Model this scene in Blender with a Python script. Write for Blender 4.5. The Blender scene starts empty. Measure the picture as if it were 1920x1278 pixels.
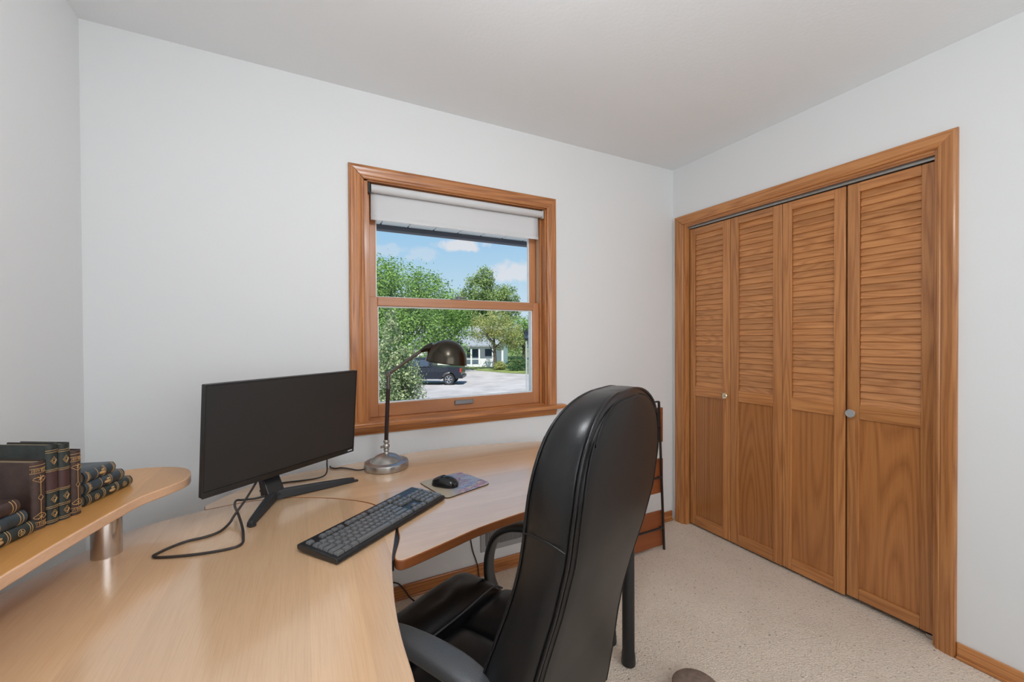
import bpy, bmesh, math, random
from mathutils import Matrix, Vector, noise as mnoise
R_ = math.radians
rnd = random.Random(7)
SC = bpy.context.scene
COL = SC.collection

# ------------------------------------------------------------------ camera
cam_d = bpy.data.cameras.new('camera')
cam = bpy.data.objects.new('camera', cam_d); COL.objects.link(cam)
cam_d.sensor_width = 36.0
cam_d.lens = 762.34 / 1920 * 36.0
cam_d.clip_start = 0.02; cam_d.clip_end = 600
yaw, pitch, roll = 0.4728, -0.0091, -0.0049
fw = Vector((math.sin(yaw)*math.cos(pitch), math.cos(yaw)*math.cos(pitch), math.sin(pitch)))
rt = Vector((math.cos(yaw), -math.sin(yaw), 0)); up = rt.cross(fw)
rt, up = (math.cos(roll)*rt + math.sin(roll)*up), (-math.sin(roll)*rt + math.cos(roll)*up)
mw = Matrix((rt, up, -fw)).transposed().to_4x4(); mw.translation = (-2.3065, -2.0249, 1.282)
cam.matrix_world = mw
SC.camera = cam

# ------------------------------------------------------------------ sky, sun, room light, exposure
SC.view_settings.view_transform = 'Standard'; SC.view_settings.look = 'None'
SC.view_settings.exposure = 0.1; SC.view_settings.gamma = 1.0
SC.view_settings.use_curve_mapping = False
W = bpy.data.worlds.new('sky'); SC.world = W; W.use_nodes = True
wn = W.node_tree.nodes; wl = W.node_tree.links; wn.clear()
def wnode(t, **k):
    n = wn.new(t)
    for a, b in k.items(): setattr(n, a, b)
    return n
w_out = wnode('ShaderNodeOutputWorld'); w_bg = wnode('ShaderNodeBackground'); w_tc = wnode('ShaderNodeTexCoord')
w_sep = wnode('ShaderNodeSeparateXYZ'); w_rp = wnode('ShaderNodeValToRGB')
els = w_rp.color_ramp.elements
els[0].position = 0.0; els[0].color = (.68, .82, .93, 1)
els[1].position = 1.0; els[1].color = (.10, .27, .68, 1)
for p, c in ((.08, (.62, .79, .93, 1)), (.18, (.47, .70, .92, 1)), (.27, (.34, .61, .91, 1)), (.5, (.19, .45, .83, 1))):
    e = els.new(p); e.color = c
w_div = wnode('ShaderNodeVectorMath', operation='DIVIDE'); w_comb = wnode('ShaderNodeCombineXYZ'); w_add = wnode('ShaderNodeMath', operation='ADD')
w_map = wnode('ShaderNodeMapping'); w_nz = wnode('ShaderNodeTexNoise'); w_cr = wnode('ShaderNodeValToRGB'); w_mix = wnode('ShaderNodeMixRGB')
wl.new(w_tc.outputs['Generated'], w_sep.inputs[0]); wl.new(w_sep.outputs['Z'], w_rp.inputs[0])
w_map.inputs['Location'].default_value = (0.42, 0.0, 0.33); w_map.inputs['Scale'].default_value = (7, 7, 17)
wl.new(w_tc.outputs['Generated'], w_map.inputs[0]); wl.new(w_map.outputs[0], w_nz.inputs['Vector'])
w_nz.inputs['Scale'].default_value = 1.0; w_nz.inputs['Detail'].default_value = 4.0; w_nz.inputs['Roughness'].default_value = .45
w_cr.color_ramp.elements[0].position = .66; w_cr.color_ramp.elements[0].color = (0, 0, 0, 1)
w_cr.color_ramp.elements[1].position = .82; w_cr.color_ramp.elements[1].color = (.4, .4, .4, 1)
wl.new(w_nz.outputs[0], w_cr.inputs[0]); wl.new(w_cr.outputs[0], w_mix.inputs[0]); wl.new(w_rp.outputs[0], w_mix.inputs[1])
w_mix.inputs[2].default_value = (.85, .83, .88, 1)
# small fair-weather clouds: soft ellipses on the sky dome, ragged by noise
w_n2 = wnode('ShaderNodeTexNoise'); w_n2.inputs['Scale'].default_value = 34; w_n2.inputs['Detail'].default_value = 4
wl.new(w_tc.outputs['Generated'], w_n2.inputs['Vector'])
def wm(op, a, b=None, clamp=False):
    n = wnode('ShaderNodeMath', operation=op); n.use_clamp = clamp
    for i, v in enumerate((a, b)):
        if v is None: continue
        if isinstance(v, (int, float)): n.inputs[i].default_value = v
        else: wl.new(v, n.inputs[i])
    return n.outputs[0]
last = w_mix.outputs[0]
rag = wm('MULTIPLY', wm('SUBTRACT', w_n2.outputs[0], .5), 1.7)
for (dx, dy, dz), sx, sz, dens in (((.3327, .9171, .2196), .070, .0195, .85), ((.4544, .8772, .1553), .052, .030, .75), ((.2513, .9475, .1975), .055, .017, .32), ((.1769, .9631, .2029), .05, .016, .30),
                                   ((-.60, .75, .28), .10, .03, .8), ((-.95, .10, .30), .12, .035, .8), ((.80, -.50, .33), .12, .04, .8), ((-.20, -.92, .34), .13, .04, .8), ((.86, .42, .28), .11, .03, .8)):
    w_s = wnode('ShaderNodeVectorMath', operation='SUBTRACT'); wl.new(w_tc.outputs['Generated'], w_s.inputs[0]); w_s.inputs[1].default_value = (dx, dy, dz)
    w_d = wnode('ShaderNodeVectorMath', operation='DOT_PRODUCT'); wl.new(w_s.outputs[0], w_d.inputs[0])
    hl = math.hypot(dx, dy); w_d.inputs[1].default_value = (dy/hl/sx, -dx/hl/sx, 0)
    w_d2 = wnode('ShaderNodeVectorMath', operation='DOT_PRODUCT'); wl.new(w_s.outputs[0], w_d2.inputs[0]); w_d2.inputs[1].default_value = (dx/hl/.5, dy/hl/.5, 0)
    w_z = wnode('ShaderNodeSeparateXYZ'); wl.new(w_s.outputs[0], w_z.inputs[0]); zz = wm('DIVIDE', w_z.outputs['Z'], sz)
    r2 = wm('SQRT', wm('ADD', wm('ADD', wm('POWER', wm('ABSOLUTE', w_d.outputs['Value']), 2.0), wm('POWER', wm('ABSOLUTE', zz), 2.0)), wm('POWER', wm('ABSOLUTE', w_d2.outputs['Value']), 2.0)))
    a_ = wm('MULTIPLY', wm('MULTIPLY', wm('SUBTRACT', wm('SUBTRACT', 1.0, r2), rag), 2.6, True), dens)
    w_m = wnode('ShaderNodeMixRGB'); wl.new(a_, w_m.inputs[0]); wl.new(last, w_m.inputs[1]); w_m.inputs[2].default_value = (.87, .84, .88, 1); last = w_m.outputs[0]
wl.new(last, w_bg.inputs[0]); w_bg.inputs[1].default_value = .87; wl.new(w_bg.outputs[0], w_out.inputs[0])

def light(name, kind, loc, energy, color=(1, 1, 1), **k):
    d = bpy.data.lights.new(name, kind); d.energy = energy; d.color = color
    for a, b in k.items(): setattr(d, a, b)
    o = bpy.data.objects.new(name, d); COL.objects.link(o); o.location = loc
    return o
sun = light('sun', 'SUN', (0, -20, 40), 5.6, (1.0, .96, .90), angle=R_(.6))
sun.rotation_euler = Vector((.28, .48, -.95)).to_track_quat('-Z', 'Y').to_euler()
# added area fill that brightens the room, unseen at the wall behind the camera
fill_light = light('rear_fill_light', 'AREA', (-1.45, -3.36, 1.45), 22, (.935, .972, 1.0), shape='RECTANGLE', size=1.9, size_y=1.3)
fill_light.rotation_euler = Vector((0, 1, 0)).to_track_quat('-Z', 'Z').to_euler()
CEILING_LAMP_STRENGTH = 42.0
CEILING_LAMP_LOC = (-1.93, -1.58, 2.44)

# ------------------------------------------------------------------ materials
def nt(name):
    m = bpy.data.materials.new(name); m.use_nodes = True
    t = m.node_tree; b = t.nodes['Principled BSDF']
    return m, t, b
def simple(name, col, rough=.5, metal=0.0, bump=0, bscale=200, spec=.5, var=0, vscale=5, coat=0, aniso=0):
    m, t, b = nt(name); N = t.nodes; Lk = t.links
    b.inputs['Base Color'].default_value = (*col, 1); b.inputs['Roughness'].default_value = rough
    b.inputs['Metallic'].default_value = metal; b.inputs['Specular IOR Level'].default_value = spec
    b.inputs['Coat Weight'].default_value = coat; b.inputs['Coat Roughness'].default_value = .12
    tc = N.new('ShaderNodeTexCoord')
    if bump:
        nz = N.new('ShaderNodeTexNoise'); nz.inputs['Scale'].default_value = bscale; nz.inputs['Detail'].default_value = 3
        bp = N.new('ShaderNodeBump'); bp.inputs['Strength'].default_value = bump; bp.inputs['Distance'].default_value = .002
        Lk.new(tc.outputs['Object'], nz.inputs['Vector']); Lk.new(nz.outputs[0], bp.inputs['Height']); Lk.new(bp.outputs[0], b.inputs['Normal'])
    if var:
        nz = N.new('ShaderNodeTexNoise'); nz.inputs['Scale'].default_value = vscale; nz.inputs['Detail'].default_value = 3
        rp = N.new('ShaderNodeValToRGB')
        rp.color_ramp.elements[0].position = .3; rp.color_ramp.elements[1].position = .7
        rp.color_ramp.elements[0].color = (*[c*(1-var) for c in col], 1); rp.color_ramp.elements[1].color = (*[min(1, c*(1+var)) for c in col], 1)
        Lk.new(tc.outputs['Object'], nz.inputs['Vector']); Lk.new(nz.outputs[0], rp.inputs[0]); Lk.new(rp.outputs[0], b.inputs['Base Color'])
    return m
def wood(name, light_c, dark_c, axis='Z', rings=9.0, across=5.5, along=.55, rough=.32, pores=.35, coat=.25, contrast=.75, strips=None, strip_axis='X', tones=.12, coat_ior=1.5, pore_scale=260):
    """grain along axis: isolines of a stretched noise make the cathedral figure, a second noise the pores"""
    m, t, b = nt(name); N = t.nodes; Lk = t.links
    tc = N.new('ShaderNodeTexCoord'); oi = N.new('ShaderNodeObjectInfo')
    off = N.new('ShaderNodeVectorMath'); off.operation = 'SCALE'
    cx = N.new('ShaderNodeCombineXYZ')
    for i in range(3): Lk.new(oi.outputs['Random'], cx.inputs[i])
    Lk.new(cx.outputs[0], off.inputs[0]); off.inputs['Scale'].default_value = 7.3
    add = N.new('ShaderNodeVectorMath'); add.operation = 'ADD'
    Lk.new(tc.outputs['Object'], add.inputs[0]); Lk.new(off.outputs[0], add.inputs[1])
    base = add.outputs[0]; tone = None
    if strips:
        sp = N.new('ShaderNodeSeparateXYZ'); Lk.new(tc.outputs['Object'], sp.inputs[0])
        dv = N.new('ShaderNodeMath'); dv.operation = 'DIVIDE'; dv.inputs[1].default_value = strips; Lk.new(sp.outputs[strip_axis], dv.inputs[0])
        fl = N.new('ShaderNodeMath'); fl.operation = 'FLOOR'; Lk.new(dv.outputs[0], fl.inputs[0])
        wh = N.new('ShaderNodeTexWhiteNoise'); wh.noise_dimensions = '1D'; Lk.new(fl.outputs[0], wh.inputs['W']); tone = wh.outputs['Value']
        sc2 = N.new('ShaderNodeVectorMath'); sc2.operation = 'SCALE'; Lk.new(wh.outputs['Color'], sc2.inputs[0]); sc2.inputs['Scale'].default_value = 9
        ad2 = N.new('ShaderNodeVectorMath'); ad2.operation = 'ADD'; Lk.new(base, ad2.inputs[0]); Lk.new(sc2.outputs[0], ad2.inputs[1]); base = ad2.outputs[0]
    def mp(s_al, s_ac):
        q = N.new('ShaderNodeMapping'); q.inputs['Scale'].default_value = tuple(s_al if a == axis else s_ac for a in 'XYZ')
        Lk.new(base, q.inputs[0]); return q.outputs[0]
    n1 = N.new('ShaderNodeTexNoise'); n1.inputs['Scale'].default_value = 1; n1.inputs['Detail'].default_value = 1.5; n1.inputs['Roughness'].default_value = .4
    Lk.new(mp(along, across), n1.inputs['Vector'])
    mu = N.new('ShaderNodeMath'); mu.operation = 'MULTIPLY'; mu.inputs[1].default_value = rings; Lk.new(n1.outputs[0], mu.inputs[0])
    pp = N.new('ShaderNodeMath'); pp.operation = 'PINGPONG'; pp.inputs[1].default_value = .5; Lk.new(mu.outputs[0], pp.inputs[0])
    r1 = N.new('ShaderNodeValToRGB'); r1.color_ramp.elements[0].position = .02; r1.color_ramp.elements[1].position = .36
    r1.color_ramp.elements[0].color = (1, 1, 1, 1); r1.color_ramp.elements[1].color = (0, 0, 0, 1); Lk.new(pp.outputs[0], r1.inputs[0])
    n2 = N.new('ShaderNodeTexNoise'); n2.inputs['Scale'].default_value = 1; n2.inputs['Detail'].default_value = 3
    Lk.new(mp(7*pore_scale/260, pore_scale), n2.inputs['Vector'])
    r2 = N.new('ShaderNodeValToRGB'); r2.color_ramp.elements[0].position = .42; r2.color_ramp.elements[1].position = .66
    Lk.new(n2.outputs[0], r2.inputs[0])
    f1 = N.new('ShaderNodeMath'); f1.operation = 'MULTIPLY'; f1.inputs[1].default_value = contrast; Lk.new(r1.outputs[0], f1.inputs[0])
    f2 = N.new('ShaderNodeMath'); f2.operation = 'MULTIPLY'; f2.inputs[1].default_value = pores; Lk.new(r2.outputs[0], f2.inputs[0])
    fs = N.new('ShaderNodeMath'); fs.operation = 'ADD'; fs.use_clamp = True; Lk.new(f1.outputs[0], fs.inputs[0]); Lk.new(f2.outputs[0], fs.inputs[1])
    mx = N.new('ShaderNodeMixRGB'); mx.inputs[1].default_value = (*light_c, 1); mx.inputs[2].default_value = (*dark_c, 1); Lk.new(fs.outputs[0], mx.inputs[0])
    hsv = N.new('ShaderNodeHueSaturation'); Lk.new(mx.outputs[0], hsv.inputs['Color'])
    vr = N.new('ShaderNodeMapRange'); vr.inputs['To Min'].default_value = 1 - tones; vr.inputs['To Max'].default_value = 1 + tones
    Lk.new(tone if tone is not None else oi.outputs['Random'], vr.inputs['Value']); Lk.new(vr.outputs[0], hsv.inputs['Value'])
    Lk.new(hsv.outputs[0], b.inputs['Base Color'])
    b.inputs['Roughness'].default_value = rough; b.inputs['Coat Weight'].default_value = coat; b.inputs['Coat Roughness'].default_value = .15; b.inputs['Coat IOR'].default_value = coat_ior
    bp = N.new('ShaderNodeBump'); bp.inputs['Strength'].default_value = .08; bp.inputs['Distance'].default_value = .001
    Lk.new(fs.outputs[0], bp.inputs['Height']); Lk.new(bp.outputs[0], b.inputs['Normal'])
    return m

M = {}
M['wall'] = simple('wall_paint', (.82, .83, .835), .7, bump=.10, bscale=90, spec=.25)
M['ceiling'] = simple('ceiling_paint', (.88, .90, .915), .85, bump=.35, bscale=70, spec=.2)
OL, OD = (.58, .25, .083), (.35, .122, .034)
M['oak_z'] = wood('oak_grain_upright', OL, OD, 'Z', contrast=.6, across=22, along=.9, rings=7)
M['brass'] = simple('polished_brass', (.86, .74, .52), .14, metal=1.0)
M['oak_y'] = wood('oak_grain_y', OL, OD, 'Y', contrast=.6, across=22, along=.9, rings=7)
M['oak_panel'] = wood('oak_panel_veneer', (.47, .19, .057), (.29, .10, .027), 'Z', rings=30, across=4.2, along=.38, contrast=.55, pores=.3)
M['oak_slat'] = wood('oak_slat', (.60, .26, .088), (.37, .132, .037), 'Y', rings=9, across=16, along=2.2, contrast=.5, tones=.10)
TL, TD = (.56, .225, .070), (.32, .105, .030)
M['trim_x'] = wood('trim_oak_x', TL, TD, 'X', contrast=.7, rings=8, across=24, along=.8)
M['trim_z'] = wood('trim_oak_z', TL, TD, 'Z', contrast=.7, rings=8, across=24, along=.8)
M['sash_x'] = wood('sash_pine_x', (.52, .22, .092), (.41, .16, .064), 'X', contrast=.35, pores=.15, coat=.1)
M['sash_z'] = wood('sash_pine_z', (.52, .22, .092), (.41, .16, .064), 'Z', contrast=.35, pores=.15, coat=.1)
BL, BD = (.76, .49, .285), (.63, .37, .195)
M['beech_y'] = wood('beech_veneer_y', BL, BD, 'Y', rings=5, across=8, along=.5, contrast=.14, pores=.30, pore_scale=420, rough=.24, coat=1.0, coat_ior=1.75, strips=.092, strip_axis='X', tones=.09)
M['beech_x'] = wood('beech_veneer_x', BL, BD, 'X', rings=5, across=8, along=.5, contrast=.14, pores=.30, pore_scale=420, rough=.24, coat=1.0, coat_ior=1.75, strips=.12, strip_axis='Y', tones=.08)
M['shelf'] = wood('shelf_veneer', (.68, .33, .10), (.54, .24, .065), 'Y', rings=5, across=8, along=.5, contrast=.16, pores=.30, pore_scale=420, rough=.3, coat=.3, strips=.09, strip_axis='X', tones=.09)
M['beech_edge'] = wood('beech_edge', (.74, .46, .29), (.62, .35, .20), 'Y', contrast=.2, pores=.3, rough=.3)
M['cherry'] = wood('cherry_edge', (.33, .105, .032), (.24, .07, .02), 'X', contrast=.3, pores=.3, rough=.4, coat=.1)
M['rack_wood'] = wood('rack_wood', (.30, .082, .022), (.20, .05, .013), 'X', contrast=.25, pores=.3, rough=.45, coat=.05)
M['leather'] = simple('black_leather', (.009, .009, .010), .32, bump=.06, bscale=500, spec=.42)
M['leather_back'] = simple('black_vinyl_back', (.009, .008, .0078), .42, bump=.05, bscale=700, spec=.27)
M['leather_arm'] = simple('black_grained_arm', (.055, .060, .066), .40, bump=.35, bscale=380, spec=.8)
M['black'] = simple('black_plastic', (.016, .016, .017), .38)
M['black_gloss'] = simple('black_gloss_plastic', (.012, .012, .013), .14)
M['black_matte'] = simple('black_matte_plastic', (.022, .023, .026), .55)
M['key'] = simple('key_plastic_glare', (.13, .135, .14), .32, spec=1.0)  # grey base paints the window glare onto keys that are really black
M['kb_case'] = simple('keyboard_plastic', (.012, .0125, .014), .33, spec=.6)
M['screen'] = simple('monitor_screen', (.010, .0108, .0116), .45, spec=.8)
M['cable'] = simple('cable_rubber', (.03, .022, .018), .5)
M['black_metal'] = simple('black_powder_coat', (.012, .012, .013), .45)
M['iron'] = simple('wrought_iron', (.02, .017, .015), .5, bump=.3, bscale=300)
M['gunmetal'] = simple('gunmetal', (.062, .054, .042), .25, metal=1.0)
M['pole_dark'] = simple('dark_bronze_pole', (.055, .035, .035), .3, metal=.6)
M['aged'] = simple('aged_nickel', (.17, .155, .14), .36, metal=1.0)
M['steel'] = simple('brushed_steel', (.46, .435, .41), .34, metal=1.0, bump=.02, bscale=400)
M['chrome'] = simple('chrome', (.75, .74, .72), .12, metal=1.0)
M['post'] = simple('polished_steel_post', (.60, .57, .55), .2, metal=1.0)
M['pewter'] = simple('pewter_lace', (.55, .55, .56), .3, metal=1.0)
M['grey_metal'] = simple('grey_painted_metal', (.38, .38, .385), .5)
M['vent_dark'] = simple('dark_duct', (.012, .012, .012), .8)
M['track'] = simple('steel_track', (.42, .43, .42), .35, metal=.8)
M['vinyl'] = simple('white_vinyl', (.86, .87, .86), .4)
M['almond'] = simple('almond_liner', (.55, .38, .25), .5)
M['blind'] = simple('blind_fabric', (.70, .70, .71), .8, bump=.1, bscale=500)
M['lift'] = simple('lift_handle_metal', (.22, .22, .23), .4, metal=.7)
M['brown_l'] = simple('brown_book_leather', (.055, .030, .024), .5, bump=.3, bscale=260, var=.25, vscale=40)
M['green_l'] = simple('green_book_leather', (.024, .032, .029), .5, bump=.3, bscale=260, var=.3, vscale=40)
M['blue_l'] = simple('blue_book_leather', (.038, .052, .064), .45, bump=.3, bscale=260, var=.35, vscale=40)
M['maroon_l'] = simple('maroon_book_label', (.065, .028, .027), .5, bump=.2, bscale=260)
M['gold'] = simple('gilt', (.58, .36, .16), .5, metal=.35, bump=.3, bscale=600)
M['paper'] = simple('page_block', (.30, .22, .14), .8)
M['rubber'] = simple('tyre_rubber', (.02, .02, .021), .7)
M['alloy'] = simple('alloy_wheel', (.5, .5, .52), .3, metal=.9)
M['truck'] = simple('dark_navy_paint', (.007, .011, .022), .25, coat=.3)
M['car_glass'] = simple('vehicle_glass', (.05, .08, .12), .05)
M['tail'] = simple('tail_lamp_red', (.55, .02, .02), .25)
M['siding'] = simple('white_siding', (.85, .85, .86), .6)
M['shingle'] = simple('grey_shingles', (.27, .29, .31), .85, var=.25, vscale=4)
M['roof_dark'] = simple('dark_roof', (.10, .10, .12), .8)
M['bark'] = simple('bark', (.10, .075, .055), .9, bump=.8, bscale=20, var=.3, vscale=8)
M['asphalt'] = simple('pale_gravel_drive', (.40, .365, .35), .9, bump=.4, bscale=8, var=.2, vscale=.7)
M['grass'] = simple('lawn', (.17, .21, .055), .9, var=.5, vscale=1.2)
M['stool'] = simple('taupe_fabric', (.22, .155, .12), .85, bump=.5, bscale=300, var=.2, vscale=60)
M['lamp_glass'] = None
def emis(name, col, s):
    m = bpy.data.materials.new(name); m.use_nodes = True; t = m.node_tree; t.nodes.clear()
    e = t.nodes.new('ShaderNodeEmission'); e.inputs[0].default_value = (*col, 1); e.inputs[1].default_value = s
    o = t.nodes.new('ShaderNodeOutputMaterial'); t.links.new(e.outputs[0], o.inputs[0]); return m
M['lamp_glass'] = emis('lit_opal_glass', (.935, .972, 1.0), CEILING_LAMP_STRENGTH)
def glass():
    m = bpy.data.materials.new('window_glass'); m.use_nodes = True; t = m.node_tree; t.nodes.clear()
    tr = t.nodes.new('ShaderNodeBsdfTransparent'); tr.inputs[0].default_value = (.97, .985, .98, 1)
    gl = t.nodes.new('ShaderNodeBsdfGlossy'); gl.inputs['Roughness'].default_value = .01
    fr = t.nodes.new('ShaderNodeFresnel'); fr.inputs[0].default_value = 1.12
    mx = t.nodes.new('ShaderNodeMixShader'); o = t.nodes.new('ShaderNodeOutputMaterial')
    t.links.new(fr.outputs[0], mx.inputs[0]); t.links.new(tr.outputs[0], mx.inputs[1]); t.links.new(gl.outputs[0], mx.inputs[2]); t.links.new(mx.outputs[0], o.inputs[0])
    return m
M['glass'] = glass()
def leaf(name, c1, c2, c3=None, tr=.35):
    m, t, b = nt(name); N = t.nodes; Lk = t.links
    g = N.new('ShaderNodeNewGeometry'); rp = N.new('ShaderNodeValToRGB')
    rp.color_ramp.elements[0].color = (*c1, 1); rp.color_ramp.elements[1].color = (*c2, 1)
    if c3: e = rp.color_ramp.elements.new(.85); e.color = (*c2, 1); rp.color_ramp.elements[-1].color = (*c3, 1)
    Lk.new(g.outputs['Random Per Island'], rp.inputs[0]); Lk.new(rp.outputs[0], b.inputs['Base Color'])
    b.inputs['Roughness'].default_value = .55; b.inputs['Specular IOR Level'].default_value = .3
    tl = N.new('ShaderNodeBsdfTranslucent'); Lk.new(rp.outputs[0], tl.inputs[0])
    mx = N.new('ShaderNodeMixShader'); mx.inputs[0].default_value = tr
    Lk.new(b.outputs[0], mx.inputs[1]); Lk.new(tl.outputs[0], mx.inputs[2]); Lk.new(mx.outputs[0], N['Material Output'].inputs[0])
    return m
M['leaf_green'] = leaf('leaf_green', (.07, .17, .03), (.36, .54, .14))
M['leaf_dark'] = leaf('leaf_dark', (.03, .09, .035), (.11, .22, .07))
M['leaf_oak'] = leaf('leaf_oak', (.13, .22, .07), (.36, .46, .17), (.52, .54, .15))
M['leaf_maple'] = leaf('leaf_maple', (.24, .33, .10), (.52, .52, .19), (.62, .42, .20))
M['leaf_bush'] = leaf('leaf_bush', (.06, .13, .05), (.46, .52, .26), (.92, .88, .62))
def carpet():
    m, t, b = nt('loop_pile_carpet'); N = t.nodes; Lk = t.links
    tc = N.new('ShaderNodeTexCoord')
    vo = N.new('ShaderNodeTexVoronoi'); vo.inputs['Scale'].default_value = 165; Lk.new(tc.outputs['Object'], vo.inputs['Vector'])
    n1 = N.new('ShaderNodeTexNoise'); n1.inputs['Scale'].default_value = 75; n1.inputs['Detail'].default_value = 2; Lk.new(tc.outputs['Object'], n1.inputs['Vector'])
    n2 = N.new('ShaderNodeTexNoise'); n2.inputs['Scale'].default_value = 4; n2.inputs['Detail'].default_value = 3; Lk.new(tc.outputs['Object'], n2.inputs['Vector'])
    r1 = N.new('ShaderNodeValToRGB'); r1.color_ramp.elements[0].position = .63; r1.color_ramp.elements[1].position = .74; Lk.new(n1.outputs[0], r1.inputs[0])
    r0 = N.new('ShaderNodeValToRGB'); Lk.new(n2.outputs[0], r0.inputs[0])
    r0.color_ramp.elements[0].position = .3; r0.color_ramp.elements[1].position = .7
    r0.color_ramp.elements[0].color = (.76, .645, .53, 1); r0.color_ramp.elements[1].color = (.84, .72, .605, 1)
    r3 = N.new('ShaderNodeMapRange'); r3.inputs['To Min'].default_value = 1.1; r3.inputs['To Max'].default_value = .88; Lk.new(vo.outputs['Distance'], r3.inputs[0])
    hs = N.new('ShaderNodeHueSaturation'); Lk.new(r0.outputs[0], hs.inputs['Color']); Lk.new(r3.outputs[0], hs.inputs['Value'])
    mx = N.new('ShaderNodeMixRGB'); mx.inputs[2].default_value = (.24, .175, .13, 1); Lk.new(hs.outputs[0], mx.inputs[1])
    mf = N.new('ShaderNodeMath'); mf.operation = 'MULTIPLY'; mf.inputs[1].default_value = .75; Lk.new(r1.outputs[0], mf.inputs[0]); Lk.new(mf.outputs[0], mx.inputs[0])
    Lk.new(mx.outputs[0], b.inputs['Base Color']); b.inputs['Roughness'].default_value = .95; b.inputs['Specular IOR Level'].default_value = .1
    bp = N.new('ShaderNodeBump'); bp.inputs['Strength'].default_value = .8; bp.inputs['Distance'].default_value = .004; bp.invert = True
    Lk.new(vo.outputs['Distance'], bp.inputs['Height']); Lk.new(bp.outputs[0], b.inputs['Normal'])
    return m
M['carpet'] = carpet()
def padmat():
    m, t, b = nt('printed_pad_cloth'); N = t.nodes; Lk = t.links
    tc = N.new('ShaderNodeTexCoord'); n = N.new('ShaderNodeTexNoise'); n.inputs['Scale'].default_value = 22; n.inputs['Detail'].default_value = 4; n.inputs['Distortion'].default_value = 1.6
    mp = N.new('ShaderNodeMapping'); mp.inputs['Rotation'].default_value = (0, 0, .6); mp.inputs['Scale'].default_value = (.6, 1.5, 1)
    Lk.new(tc.outputs['Object'], mp.inputs[0]); Lk.new(mp.outputs[0], n.inputs['Vector'])
    r = N.new('ShaderNodeValToRGB'); e = r.color_ramp.elements
    e[0].position = .33; e[0].color = (.06, .09, .19, 1); e[1].position = .72; e[1].color = (.50, .42, .30, 1)
    for p, c in ((.40, (.22, .30, .46, 1)), (.47, (.42, .42, .46, 1)), (.52, (.11, .11, .20, 1)), (.57, (.48, .25, .32, 1)), (.63, (.47, .40, .33, 1))):
        q = e.new(p); q.color = c
    Lk.new(n.outputs[0], r.inputs[0])
    sp = N.new('ShaderNodeSeparateXYZ'); Lk.new(tc.outputs['Object'], sp.inputs[0])
    mr = N.new('ShaderNodeMapRange'); mr.inputs['From Min'].default_value = -.055; mr.inputs['From Max'].default_value = .0; Lk.new(sp.outputs['X'], mr.inputs[0])
    mx = N.new('ShaderNodeMixRGB'); mx.inputs[1].default_value = (.46, .38, .27, 1); Lk.new(r.outputs[0], mx.inputs[2]); Lk.new(mr.outputs[0], mx.inputs[0])
    Lk.new(mx.outputs[0], b.inputs['Base Color']); b.inputs['Roughness'].default_value = .45
    return m
M['pad'] = padmat()

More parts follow.
